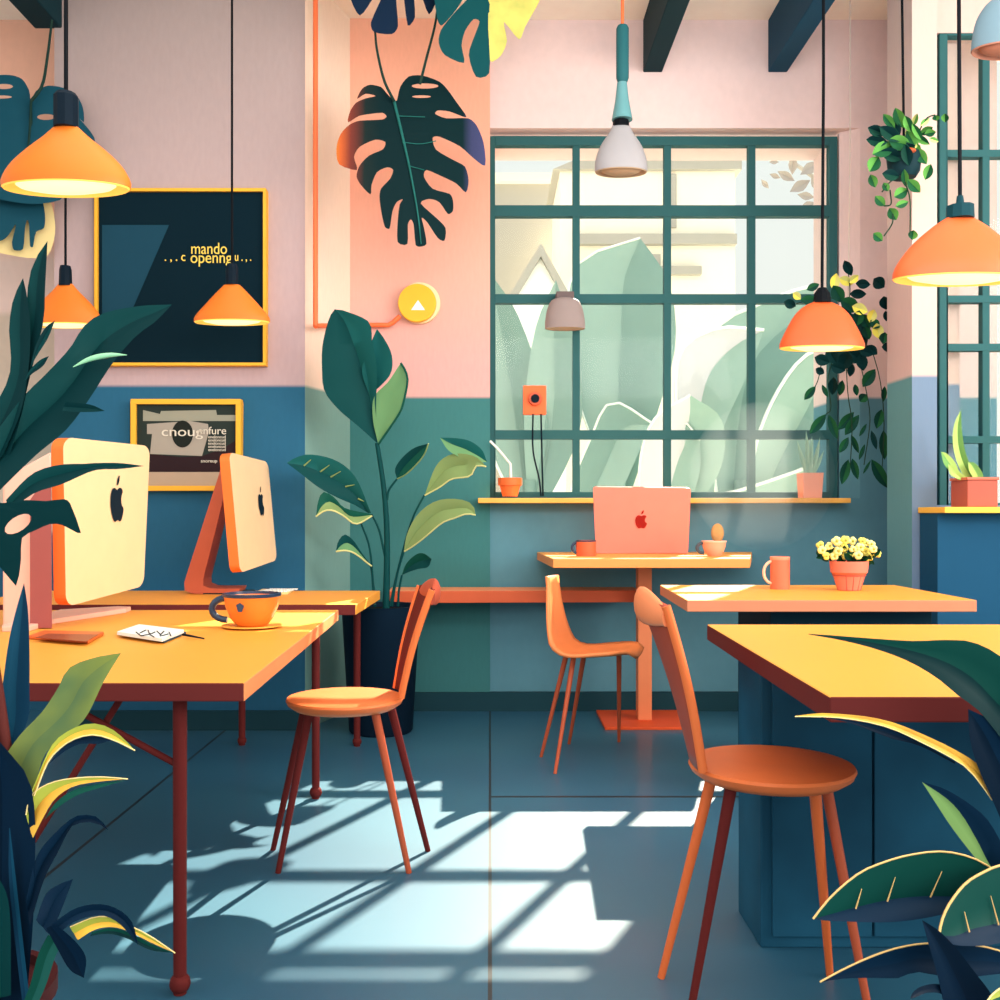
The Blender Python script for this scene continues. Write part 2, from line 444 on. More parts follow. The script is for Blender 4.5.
M_out_tleaf = mat('warm_grey_leaf', (168, 160, 154), .8, .1)
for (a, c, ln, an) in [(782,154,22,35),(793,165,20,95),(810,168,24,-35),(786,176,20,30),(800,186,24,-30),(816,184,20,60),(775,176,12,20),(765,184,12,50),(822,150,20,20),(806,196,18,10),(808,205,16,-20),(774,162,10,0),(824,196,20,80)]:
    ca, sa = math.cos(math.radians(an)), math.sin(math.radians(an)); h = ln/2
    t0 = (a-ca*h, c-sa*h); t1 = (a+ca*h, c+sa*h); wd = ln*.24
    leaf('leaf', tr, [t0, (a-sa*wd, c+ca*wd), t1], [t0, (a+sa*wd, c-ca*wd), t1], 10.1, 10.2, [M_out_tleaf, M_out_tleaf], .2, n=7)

# ------------------------------------------------------------------ tables
def leg_tube(name, root, top, foot, r0, r1, m, ball=0):
    mb = MB().tube([top, Vector(top).lerp(Vector(foot), .5), foot], [r0, (r0+r1)/2, r1], 12)
    if ball: mb.ball((foot[0], foot[1], foot[2]+ball), ball, 8)
    return mb.build(name, m, root, smooth=50)
def slab(root, quad, z0, z1, mats, name='table_top', bevel=.003, sidemat=None):
    mb = MB(); n = len(quad)
    a = [Vector((x, y, z0)) for x, y in quad]; b = [Vector((x, y, z1)) for x, y in quad]
    mb.add(a, [list(range(n))[::-1]], 1); mb.add(b, [list(range(n))], 0)
    for i in range(n):
        j = (i+1) % n
        mb.add([a[i], a[j], b[j], b[i]], [(0,1,2,3)], (sidemat or {}).get(i, 1))
    return mb.build(name, mats, root, bevel=bevel)
M_edge_o = mat('lit_orange_edge', (236, 142, 88), .55)  # lit right end of the table, put into a lighter edge colour
T = thing('work_table', (-1.0, 2.8, 0), 'yellow-topped table with thin red-brown legs, front left, holding orange cup and notebook', 'table')
slab(T, [(-2.05, 2.024), (-.497, 2.024), (-.543, 3.58), (-2.05, 3.58)], .622, .660, [M_yellow, M_edge, M_edge_o], sidemat={1: 2})
for (x, y) in [(-.648, 2.09), (-.615, 3.53), (-1.95, 2.09), (-1.95, 3.53)]:
    leg_tube('leg', T, (x, y, .622), (x, y, .0), .0145, .0135, M_redbrown, .022)
for a, c in [((-.655, 2.10, .475), (-.925, 2.10, .622)), ((-.775, 2.115, .622), (-1.13, 2.115, .045))]:
    MB().tube([a, c], .0075, 8).build('brace', M_redbrown, T, smooth=60)
T2 = thing('back_table', (-1.2, 4.1, 0), 'yellow table along mauve wall behind front left table, holding the smaller monitor', 'table')
slab(T2, [(-2.0, 3.74), (-.502, 3.74), (-.487, 4.43), (-2.0, 4.43)], .625, .665, [M_yellow, M_edge, M_edge_o], sidemat={1: 0})
for (px, py) in [(242, 745), (357, 746)]:
    q = FLOOR(px, py); leg_tube('leg', T2, (q.x, q.y, .625), q, .016, .014, M_redbrown, .02)
for (x, y) in [(-1.9, 3.8), (-1.9, 4.38)]:
    leg_tube('leg', T2, (x, y, .625), (x, y, 0), .016, .014, M_redbrown, .02)
# bistro table by the window
M_top_o = mat('orange_yellow_top', (240, 168, 84), .55)
T3 = thing('bistro_table', (.742, 4.85, 0), 'small orange pedestal table below the large window, holding the laptop', 'table')
slab(T3, [(P(553, 0, 4.3).x, 4.3), (P(750, 0, 4.3).x, 4.3), (P(752, 0, 5.08).x, 5.08), (P(537, 0, 5.08).x, 5.08)], .772, .812, [M_top_o, mat('orange_table_edge', (236, 150, 80), .5)])
MB().box(.71, .778, 4.80, 4.87, .012, .775).build('pedestal', mat('coral_pedestal', (240, 138, 92), .5), T3, bevel=.006)
slab(T3, [(.535, 4.65), (.963, 4.65), (.973, 5.06), (.537, 5.06)], 0, .014, [mat('orange_red_plate', (244, 92, 44), .5)]*2, 'base_plate')
# counter-height tables on the right
M_cab = mat('deep_blue_cabinet', (32, 84, 112), .5, rgb2=(36, 92, 120), scale=3)
M_cab_d = mat('dark_blue_cabinet', (22, 58, 74), .55)
M_edge_p = mat('pinkish_brown_edge', (206, 126, 92), .55)
T4 = thing('side_table', (1.15, 3.7, 0), 'yellow-topped table on a dark base, middle right, holding mug and flower pot', 'table')
slab(T4, [(P(687, 0, 3.29).x, 3.29), (P(977, 0, 3.29).x, 3.29), (P(895, 0, 4.0).x, 4.0), (P(660, 0, 4.0).x, 4.0)], .681, .72, [M_yellow, M_edge_p])
MB().box(.967, P(932, 0, 3.45).x, 3.45, 3.9, 0, .682).build('base', M_cab_d, T4, bevel=.004)
T5 = thing('counter', (1.1, 2.2, 0), 'yellow counter with maroon edge on a blue cabinet at front right', 'counter')
slab(T5, [(P(830, 0, 1.54).x, 1.54), (1.9, 1.54), (1.9, 2.56), (P(707, 0, 2.56).x, 2.56)], .680, .72, [M_yellow, M_edge, M_edge], name='counter_top')
MB().box(.6256, 1.85, 2.31, 2.52, 0, .682).build('cabinet_body', M_cab, T5, bevel=.004)
xs = (873-490)*2.30/1000
MB().box(.65, xs-.003, 2.298, 2.312, .03, .63).build('door', M_cab, T5, bevel=.002)
MB().box(xs+.003, 1.84, 2.298, 2.312, .03, .63).build('door', M_cab, T5, bevel=.002)
# bench along the wall
Bn = thing('bench', (.0, 4.95, .57), 'long orange bench along the wall below the window', 'bench')
M_bench = mat('coral_bench', (255, 160, 112), .55); M_bench_e = mat('orange_bench_edge', (216, 96, 58), .55)
slab(Bn, [(-.50, 4.83), (.735, 4.88), (.735, 5.11), (-.50, 5.11)], .574, .632, [M_bench, M_bench_e], 'seat')

# ------------------------------------------------------------------ chairs
M_seat = mat('orange_seat', (232, 116, 60), .45); M_seat_d = mat('burnt_orange_back', (170, 74, 52), .5)
def wood_chair(label, c, r, zs, feet, tops, pad, low, legm, railm, backm):
    root = thing('cafe_chair', (c[0], c[1], 0), label, 'chair', 'round-seated cafe chairs')
    t = .032
    MB().lathe([(.001, -t), (r*.86, -t), (r*.97, -t*.6), (r, -t*.25), (r*.985, -.002), (r*.9, 0), (.001, -.004)], (c[0], c[1], zs), 48).build('seat', M_seat, root, smooth=40)
    for f, tp, m in zip(feet, tops, legm):
        g = FLOOR(*f)
        leg_tube('leg', root, (c[0]+tp[0]*r, c[1]+tp[1]*r, zs-t+.006), g, .0125, .008, m)
    # backrest: bowed panel between the near and far uprights
    (pn, pf), (ln_, lf) = pad, low
    mb = MB(); nu, nv = 9, 12; vs = []
    ctr = Vector((c[0], c[1], zs))
    for j in range(nv+1):
        v = j/nv
        for i in range(nu+1):
            u = i/nu
            a = ln_.lerp(pn, v); b_ = lf.lerp(pf, v); p = a.lerp(b_, u)
            out = Vector((p.x-ctr.x, 0, 0)).normalized()
            p = p+out*(.024*math.sin(math.pi*u)*(.4+.6*v)-.008*math.sin(math.pi*v))
            if j == nv: p = p+Vector((0, 0, .012*math.sin(math.pi*u)))
            vs.append(p)
    fs = []
    for j in range(nv):
        for i in range(nu):
            a = j*(nu+1)+i; fs.append((a, a+1, a+nu+2, a+nu+1))
    bk = mb.add(vs, fs).build('backrest', backm, root, smooth=60, solid=.012)
    W = nu+1
    for k, i in enumerate((0, nu)):
        MB().tube([vs[j*W+i] for j in range(nv+1)], [.010]*(nv+1), 10).build('back_post', M_seat, bk, smooth=60)
    top = [vs[nv*W+i] for i in range(W)]
    mb = MB(); K = 14; ring = []; ff = []
    q2 = cr(top, 15)
    for a in range(15):
        e = max(.25, math.sin(math.pi*(a+.6)/15.2))**.45
        t2 = (q2[min(a+1, 14)]-q2[max(a-1, 0)]).normalized(); o2 = Vector((0, 0, 1)).cross(t2).normalized()
        for k in range(K):
            an = 2*math.pi*k/K
            ring.append(q2[a]+o2*(.017*e*math.cos(an))+Vector((0, 0, -.022+.038*e*math.sin(an))))
    for a in range(14):
        for k in range(K): ff.append((a*K+k, a*K+(k+1) % K, (a+1)*K+(k+1) % K, (a+1)*K+k))
    ff += [tuple(range(K))[::-1], tuple(14*K+k for k in range(K))]
    mb.add(ring, ff)
    mb.build('top_rail', railm, bk, smooth=60)
    return root
wood_chair('orange round-seat chair drawn up to the front right counter', ((771-490)*2.105/1000, 2.105), .171, .48,
    [(661, 978), (692, 1004), (830, 976), (868, 1008)], [(-.62, .35), (-.55, -.3), (.42, -.35), (.68, .1)],
    (P(666, 606, 2.02), P(644, 594, 2.2)), (P(703, 772, 2.02), P(692, 750, 2.2)), [M_orange, M_redbrown, M_orange, M_redbrown_l], M_orange_l, M_seat_d)
wood_chair('orange round-seat chair on dark legs at right end of the front left table', ((345-490)*2.87/1000, 2.87), .167, .48,
    [(273, 850), (278, 873), (409, 873), (428, 851)], [(-.72, .3), (-.55, -.3), (.55, -.35), (.75, .2)],
    (P(432, 590, 2.78), P(420, 586, 2.96)), (P(401, 698, 2.8), P(396, 688, 2.98)), [M_redbrown, M_redbrown, M_redbrown_l, M_redbrown], mat('shaded_russet_rail', (176, 76, 52), .5), mat('shaded_maroon_back', (120, 46, 40), .6))  # back and rail darkened in colour for the shaded rear
# moulded shell chair
S = thing('shell_chair', (.44, 4.15, 0), 'orange moulded shell chair beside the pedestal table, facing right', 'chair')
prof = [(548, 576), (551, 600), (556, 625), (563, 643), (575, 652), (595, 654), (615, 653), (632, 652), (639, 657)]
pp = cr(V2(prof), 20); mb = MB(); vs = []; nu = 8
for i, q in enumerate(pp):
    hw = .17 if i > 8 else .075+.095*(i/8)**1.3
    if i > 16: hw = .17-.02*(i-16)
    for k in range(nu+1):
        u = -1+2*k/nu
        base_ = P(q.x, q.y, 4.12)
        lift = .02*u*u
        vs.append(base_+Vector((.12*u*hw/.17*.45, u*hw, lift*min(1, max(0, (i-8)/6))))+Vector((.02*u*u*max(0, (9-i)/9), 0, 0)))
fs = [(j*(nu+1)+k, j*(nu+1)+k+1, (j+1)*(nu+1)+k+1, (j+1)*(nu+1)+k) for j in range(19) for k in range(nu)]
mb.add(vs, fs).build('seat_shell', mat('orange_shell', (240, 136, 78), .45), S, smooth=60, solid=.014)
for f, tp in zip([(541, 757), (555, 774), (569, 744), (619, 742)], [(567, 652, 4.1), (574, 655, 4.05), (584, 655, 4.2), (619, 653, 4.22)]):
    leg_tube('leg', S, P(*tp), FLOOR(*f), .011, .007, M_redbrown_l)

# ------------------------------------------------------------------ computers
APPLE = [[(0,.30),(.12,.36),(.28,.36),(.40,.28),(.31,.18),(.27,.05),(.31,-.08),(.43,-.16),(.36,-.33),(.25,-.46),(.13,-.49),(0,-.44),(-.13,-.49),(-.25,-.46),(-.38,-.28),(-.45,-.05),(-.42,.18),(-.30,.33),(-.14,.36)],
         [(0,.42),(.02,.55),(.12,.66),(.2,.68),(.18,.56),(.1,.45)]]
def fruit_logo(root, c, u, v, nrm, m, s=1):
    mb = MB()
    for k, l in enumerate(APPLE):
        loop = [tuple(p) for p in cr([Vector(q) for q in l+[l[0]]], 40)[:-1]] if k == 0 else l
        mb.fill([loop], lambda a, b_: c+u*a*s+v*b_*s*1.25+nrm*.003)
    return mb.build('logo', m, root)
def panel(root, tl, tr, br, bl, th, m_face, m_edge, name='display', r=.09):
    """rounded slab with the given front corners, pushed back along its normal"""
    tl, tr, br, bl = map(Vector, (tl, tr, br, bl))
    n = (tr-tl).cross(bl-tl).normalized(); br = br-n*(br-tl).dot(n)
    def bil(s, t): return tl.lerp(tr, s).lerp(bl.lerp(br, s), t)
    loop = []
    for cx, cy, a0 in ((1-r, r*.8, -90), (1-r, 1-r*.8, 0), (r, 1-r*.8, 90), (r, r*.8, 180)):
        for k in range(7):
            a = math.radians(a0+15*k); loop.append((cx+r*math.cos(a), cy+r*.8*math.sin(a)))
    pts = [bil(s, t) for s, t in loop]
    n = (tr-tl).cross(bl-tl).normalized()
    mb = MB(); k = len(pts)
    mb.add(pts, [list(range(k))], 0)
    back = [p+n*th for p in pts]
    mb.add(back, [list(range(k))[::-1]], 0)
    for i in range(k):
        j = (i+1) % k; mb.add([pts[i], pts[j], back[j], back[i]], [(0,1,2,3)], 1)
    return mb.build(name, [m_face, m_edge], root), n
M_panel = mat('cream_monitor_back', (248, 212, 166), .35, .4); M_panel_e = mat('orange_monitor_edge', (236, 116, 48), .5)
M_stand = mat('pink_stand', (246, 190, 170), .5); M_stand_d = mat('maroon_stand_shadow', (160, 84, 80), .5)
M_logo_d = mat('navy_logo', (22, 42, 58), .5)
C1 = thing('desktop_computer', P(80, 618, 3.2), 'large cream desktop computer at far end of the front left table, behind plant leaves', 'computer', 'cream desktop computers')
tl, tr_, br, bl = P(63, 437, 3.0), P(150, 446, 3.6), P(149, 586, 3.55), P(66, 607, 3.02)
ob, n = panel(C1, tl, tr_, br, bl, .038, M_panel, M_panel_e)
n = -n
cc = tl+(tr_-tl)*.56+(bl-tl)*.39; u = (tr_-tl).normalized(); v = (tl-bl).normalized()
fruit_logo(ob, cc, u*.085, v*.085, n, M_logo_d, 1.25)
MB().hexa([P(3, 478, 3.0), P(51, 452, 3.0), P(52, 628, 3.0), P(3, 628, 3.0)], [P(3, 478, 3.04), P(51, 452, 3.04), P(52, 626, 3.04), P(3, 626, 3.04)]).build('stand', [M_stand], C1, bevel=.006)
MB().hexa([P(30, 500, 2.985), P(51, 470, 2.985), P(52, 628, 2.985), P(30, 628, 2.985)], [P(30, 500, 3.0), P(51, 470, 3.0), P(52, 628, 3.0), P(30, 628, 3.0)]).build('stand_shadow', M_stand_d, C1)  # shadow on the stand plate, put in as a maroon sheet
mb = MB(); bp = []
for (a, c) in [(2, 632), (28, 632), (54, 624), (126, 613), (131, 611), (118, 610.5), (60, 614), (2, 630)]:
    Yq = .34*F/(c-515); bp.append((P(a, c, Yq).x, min(Yq, 3.56), .66))
mb.prism(bp, (0, 0, .016)).build('base', M_stand, C1, bevel=.003)
C2 = thing('desktop_computer', P(225, 592, 4.2), 'smaller cream desktop computer on slanted orange-brown stand, by the small framed picture', 'computer', 'cream desktop computers')
tl, tr_, br, bl = P(229, 452, 3.95), P(268, 462, 4.5), P(277, 560, 4.5), P(240, 573, 3.95)
ob, n = panel(C2, tl, tr_, br, bl, .04, M_panel, M_panel_e); n = -n
cc = tl+(tr_-tl)*.68+(bl-tl)*.40; u = (tr_-tl).normalized(); v = (tl-bl).normalized()
fruit_logo(ob, cc, u*.07, v*.07, n, M_logo_d, 1.25)
outer = [(222, 462), (219, 474), (201, 530), (185, 580), (184, 588), (192, 593.5), (238, 593.5)]
inner = [(228, 470), (226, 486), (214, 536), (203, 580), (204, 586), (212, 588.5), (240, 588.5)]
mb = MB(); A = cr(V2(outer), 22); B = cr(V2(inner), 22)
for i in range(21):
    a = [P(A[i].x, A[i].y, 4.22), P(B[i].x, B[i].y, 4.22), P(B[i+1].x, B[i+1].y, 4.22), P(A[i+1].x, A[i+1].y, 4.22)]
    mb.hexa(a, [p+Vector((-.02, .20, 0)) for p in a], 0)
mb.build('stand', mat('brown_orange_stand', (190, 92, 64), .5), C2, smooth=40)
MB().hexa([P(203, 594.5, 4.22), P(244, 594.5, 4.22), P(244, 593, 4.22), P(203, 593, 4.22)], [p+Vector((0, .2, 0)) for p in [P(203, 594.5, 4.22), P(244, 594.5, 4.22), P(244, 593, 4.22), P(203, 593, 4.22)]]).build('base', mat('slate_base', (60, 84, 90), .5), C2)
K = thing('keyboard', P(268, 590, 4.3), 'pale low keyboard beside the slanted monitor stand', 'keyboard')
MB().prism([(P(254, 0, 4.2).x, 4.2, .666), (P(288, 0, 4.2).x, 4.2, .666), (P(294, 0, 4.4).x, 4.4, .666), (P(262, 0, 4.4).x, 4.4, .666)], (0, 0, .009)).build('case', mat('pale_orange_case', (246, 206, 140), .5), K)
kb = MB()
for j in range(4):
    for i in range(8):
        kb.box(P(257, 0, 4.2).x+i*.0155+j*.006, P(257, 0, 4.2).x+i*.0155+.012+j*.006, 4.22+j*.042, 4.25+j*.042, .675, .679)
kb.build('keys', M_white, K)
# laptop seen from behind
Lp = thing('laptop', P(641, 553, 4.87), 'open coral pink laptop seen from behind on the pedestal table', 'laptop')
M_coral = mat('coral_shell', (246, 138, 124), .4, .3)
ob, n = panel(Lp, P(593, 487, 4.74), P(691, 488, 4.74), P(688, 552.5, 4.86), P(596, 552.5, 4.86), .012, M_coral, mat('coral_edge', (226, 110, 92), .4), 'lid', .05)
v = (P(640, 487, 4.74)-P(640, 552.5, 4.86)).normalized(); n = -n; c = P(593, 487, 4.74).lerp(P(691, 488, 4.74), .48)+(P(596, 552.5, 4.86)-P(593, 487, 4.74))*.5+Vector((.001, 0, 0))
fruit_logo(ob, c, Vector((.058, 0, 0)), v*.058, n, mat('dark_coral_logo', (150, 36, 32), .4), 1.1)
p0, p1 = P(596, 0, 4.86), P(688, 0, 4.86)
MB().box(p0.x, p1.x, 4.86, 5.06, .813, .825).build('keyboard_deck', M_coral, Lp, bevel=.003)

# ------------------------------------------------------------------ cups, mug, phone, notebook
def cup(label, px, py, Y, rt, h, z0, m_out, m_rim, m_handle, side=-1, saucer=None, group=None, straight=False, name='cup', hs=1.0):
    x = (px-VX)*Y/F; root = thing(name, (x, Y, z0), label, 'cup' if name == 'cup' else 'mug', group)
    c = (x, Y, z0+(.006 if saucer else 0))
    if straight: prof = [(.001, 0), (rt*.98, 0), (rt, .004), (rt, h), (rt*.9, h), (rt*.88, .01), (.001, .008)]
    else: prof = [(.001, 0), (rt*.5, 0), (rt*.56, .004), (rt*.76, h*.25), (rt*.92, h*.6), (rt, h), (rt*.95, h), (rt*.86, h*.6), (rt*.6, h*.2), (.001, h*.14)]
    MB().lathe(prof, c, 36).build('body', m_out, root, smooth=50)
    MB().lathe([(rt*.985, h*.9), (rt*1.02, h*.92), (rt*1.03, h*1.0), (rt*.94, h*1.01), (rt*.93, h*.9)], c, 36).build('rim', m_rim, root, smooth=50)
    hp = []
    for k in range(11):
        a = math.radians(90+18*k)
        hp.append((c[0]+side*(rt*.86+abs(math.cos(a))*rt*.55*hs), c[1]-.005, c[2]+h*.52+math.sin(a)*h*.34))
    MB().tube(hp, rt*.10+.002, 8).build('handle', m_handle, root, smooth=60)
    if saucer:
        MB().lathe([(.001, 0), (rt*.7, 0), (rt*1.05, .006), (rt*1.04, .009), (rt*.6, .006), (.001, .006)], (x, Y, z0), 36).build('saucer', saucer, root, smooth=50)
    return root
M_cup_o = mat('orange_ceramic', (244, 130, 48), .3, .5); M_cup_b = mat('dark_blue_glaze', (36, 66, 102), .3, .5); M_pinkc = mat('pink_ceramic', (246, 160, 132), .4)
cp = cup('orange cup with blue rim and handle on the front left table', 252, 0, 3.02, .085, .098, .66, M_cup_o, M_cup_b, M_cup_b, -1, mat('orange_saucer', (246, 170, 62), .4), 'cups on the tables')
cbody = [k for k in cp.children if k.name.startswith('body')][0]
MB().fill([[(236,606),(240,604),(244,607),(242,613),(238,613)]], lambda a, b_: P(a, b_-1, 2.938)).build('emblem', M_cup_b, cbody)
cup('orange cup with dark handle at left of the coral laptop', 586, 0, 4.6, .046, .072, .812, mat('red_orange_ceramic', (222, 98, 62), .4), M_cup_b, M_cup_b, -1, None, 'cups on the tables', True)
ck = cup('pink cup holding a tan biscuit, right of the coral laptop', 714, 0, 4.6, .056, .070, .812, M_pinkc, mat('pale_pink_rim', (250, 200, 180), .4), mat('slate_handle', (92, 100, 112), .4), -1, None, 'cups on the tables')
bq = thing('biscuit', P(718, 534, 4.62), 'tan oval biscuit standing in the pink cup', 'biscuit')
MB().ball(P(717.5, 533, 4.6)+Vector((0, .0, 0)), .026, 12, sx=1.15, sy=.5, sz=1.7).build('crust', mat('tan_crust', (186, 140, 88), .7, .1, .18, 60), bq, smooth=60)
cup('tall coral mug with square handle on the middle right table', 780, 0, 3.78, .036, .122, .72, mat('coral_mug', (222, 112, 84), .4), mat('coral_mug_rim', (240, 150, 122), .4), mat('peach_handle', (244, 190, 160), .4), -1, None, None, True, 'mug', 1.6)
ph = thing('phone', P(66, 636, 2.85), 'flat brown phone lying on the front left table beside large monitor base', 'phone')
def flat(root, pts, z0, z1, m, name, bevel=.003):
    q = []
    for (a, c) in pts:
        Yq = (EYE-z0)*F/(c-515); q.append((P(a, c, Yq).x, Yq, z0))
    return MB().prism(q, (0, 0, z1-z0)).build(name, m, root, bevel=bevel)
case = flat(ph, [(28, 639), (88, 644), (104, 635), (44, 633.5)], .661, .671, mat('orange_brown_case', (214, 104, 48), .4), 'case')
flat(case, [(36, 638), (86, 642), (98, 635), (48, 634)], .671, .6725, mat('brown_screen', (150, 74, 46), .3), 'screen', 0)
nb = thing('notebook', P(152, 636, 2.9), 'small white notebook with blue edge lying beside the orange cup', 'notebook')
flat(nb, [(117, 635), (164, 643), (186, 634), (139, 628)], .661, .668, mat('blue_cover', (44, 92, 122), .5), 'cover', .001)
pages = flat(nb, [(117, 635), (162, 642), (184, 633), (139, 627.5)], .668, .678, M_white, 'pages', .001)
sk = MB()
def onbook(a, c, z=.679):
    Yq = (EYE-z)*F/(c-515); return P(a, c, Yq)
for pts in [[(136,632),(142,636),(148,634),(154,637)], [(148,630),(150,634),(155,632)], [(157,631),(160,634)], [(164,631),(160,636),(168,634)], [(169,632),(171,636)], [(140,633),(146,630)]]:
    sk.tube(cr([onbook(*p) for p in pts], 8), .0016, 5)
sk.build('sketch', M_navy, pages)
pn = MB().tube([onbook(183, 634.5, .669), onbook(204, 638.5, .665)], [.0035, .002], 8).build('pen', M_navy, base=onbook(190, 636, .664), smooth=50)
tag(pn, 'thin dark pen beside the white notebook', 'pen')

# ------------------------------------------------------------------ pictures on the wall
def framed(name, label, x0, y0, x1, y1, Y, fw, m_back):
    root = thing(name, P((x0+x1)/2, y1, Y), label, 'picture')
    a, b_ = P(x0, y0, Y), P(x1, y1, Y); w = fw*Y/F; d = .045
    fr = MB()
    fr.box(a.x, b_.x, Y-d, Y, a.z-w, a.z).box(a.x, b_.x, Y-d, Y, b_.z, b_.z+w)
    fr.box(a.x, a.x+w, Y-d, Y, b_.z+w, a.z-w).box(b_.x-w, b_.x, Y-d, Y, b_.z+w, a.z-w)
    fr.build('frame', M_yframe, root, bevel=.002)
    bo = MB().box(a.x+w*.5, b_.x-w*.5, Y-d*.6, Y, b_.z+w*.5, a.z-w*.5).build('board', m_back, root)
    return bo
YP = 4.66
M_board = mat('dark_board', (16, 40, 52), .9, .02, .05, 3); M_board2 = mat('blue_board_reflection', (32, 78, 100), .6)
pc = framed('chalkboard', 'large dark board in thin yellow frame with small gold lettering', 98, 191, 268, 367, YP, 3, M_board)
yb = YP-.0285
MB().fill([[(102, 225), (169, 225), (119, 340), (102, 340)]], lambda a, b_: P(a, b_, yb)).build('board_reflection', M_board2, pc)  # triangle of reflected light, drawn as a flat lighter blue patch
M_gold = mat('gold_lettering', (240, 206, 90), .5)
lettering(pc, 'mando', .075, 209, 249, yb-.001, M_gold, width=.165)
lettering(pc, 'openng', .075, 211, 258, yb-.001, M_gold, width=.19)
lettering(pc, '. , . c', .06, 175, 257, yb-.001, M_gold, width=.095)
lettering(pc, 'u . , .', .06, 243, 257, yb-.001, M_gold, width=.075)
pc2 = framed('framed_poster', 'small yellow-framed grey poster with a dark round emblem, behind the monitors', 134, 400, 243, 491, YP, 5, mat('poster_dark', (50, 62, 58), .6))
yb = YP-.028
for loop, m, nm, dy in [
    ([(143, 410), (160, 414), (161, 411), (216, 410), (217, 415), (236, 415), (236, 421), (143, 421)], mat('poster_grey', (146, 146, 130), .7), 'printed_bar', 0),
    ([(147, 424), (190, 421), (208, 424), (209, 432), (202, 456), (150, 454), (152, 434), (147, 434)], mat('poster_stone', (156, 148, 136), .7), 'printed_block', 0),
    ([(150, 454), (180, 457), (202, 456), (224, 448), (236, 440), (236, 472), (150, 472)], mat('poster_maroon', (54, 38, 42), .7), 'printed_band', -.0006),
    ([(142, 472), (236, 472), (236, 486), (142, 486)], mat('poster_sand', (172, 150, 128), .7), 'printed_strip', -.0004)]:
    MB().fill([loop], lambda a, b_: P(a, b_, yb-.001+dy)).build(nm, m, pc2)
MB().fill([[(182.5+10.5*math.cos(k*math.pi/16), 434+13.5*math.sin(k*math.pi/16)) for k in range(32)]], lambda a, b_: P(a, b_, yb-.003)).build('emblem', mat('poster_black', (40, 46, 42), .7), pc2)
M_print = mat('poster_print', (214, 206, 190), .7)
lettering(pc2, 'cnoug', .062, 182, 432, yb-.004, M_print, width=.19)
lettering(pc2, 'enfure', .05, 212, 431, yb-.004, M_print, width=.13)
for k in range(5): lettering(pc2, 'eneloncud', .02, 217, 437+3.2*k, yb-.004, M_print, width=.08)
lettering(pc2, 'snoreup', .022, 209, 461, yb-.004, M_print, width=.075)

# ------------------------------------------------------------------ conduit with round yellow button
cd = thing('wall_button', P(418, 305, YB-.02), 'round yellow wall button with white triangle on an orange conduit', 'wall button')
M_cond = mat('orange_conduit', (240, 116, 68), .5)
Yc = 4.62
MB().tube([P(315.5, -15, Yc), P(315.5, 200, Yc), P(315.5, 326, Yc)], .0115, 10).build('conduit', M_cond, cd, smooth=60)
MB().tube(cr([P(315.5, 326, Yc), P(330, 325.6, 4.80), P(352, 325, 5.07), P(380, 325, 5.08), P(390, 324.5, 5.08), P(400, 316, 5.08)], 30), .012, 10).build('conduit', M_cond, cd, smooth=60)
def disc(root, px, py, Y, r, t, m, name):
    c = P(px, py, Y); mb = MB(); n = 40; R = r*Y/F
    fr = [c+Vector((R*math.cos(2*math.pi*k/n), -t, R*math.sin(2*math.pi*k/n))) for k in range(n)]
    return mb.prism(fr, (0, t, 0)).build(name, m, root, bevel=.004)
disc(cd, 420, 304, 5.115, 20.5, .03, M_cream, 'back_plate')
btn = disc(cd, 417.5, 304, 5.085, 19, .03, mat('yellow_button', (250, 184, 42), .4), 'button')
MB().fill([[(418, 300), (425, 310), (411, 310)]], lambda a, b_: P(a, b_, 5.053)).build('triangle_mark', M_white, btn)
# power outlet on the window
ol = thing('power_outlet', P(534, 415, 5.18), 'orange power outlet with two dark cables on the window', 'power outlet')
a, b_ = P(523, 386, 5.18), P(546, 415, 5.18)
MB().box(a.x, b_.x, 5.155, 5.19, b_.z, a.z).build('plate', mat('bright_orange_plate', (246, 108, 56), .5), ol, bevel=.004)
c = P(535, 399, 5.155)
MB().prism([c+Vector((.035*math.cos(k*.5236), 0, .035*math.sin(k*.5236))) for k in range(12)], (0, -.02, 0)).build('socket', mat('orange_socket', (214, 90, 54), .4), ol, bevel=.004)
MB().prism([c+Vector((.022*math.cos(k*.5236), -.018, .022*math.sin(k*.5236))) for k in range(12)], (0, -.012, 0)).build('knob', M_navy, ol)
for pts in [[(533, 414), (533, 450), (539, 478), (541, 496)], [(541, 414), (542, 460), (543, 496)]]:
    MB().tube(cr([P(x, y, 5.15) for x, y in pts], 12), .0045, 6).build('cable', M_navy, ol, smooth=60)

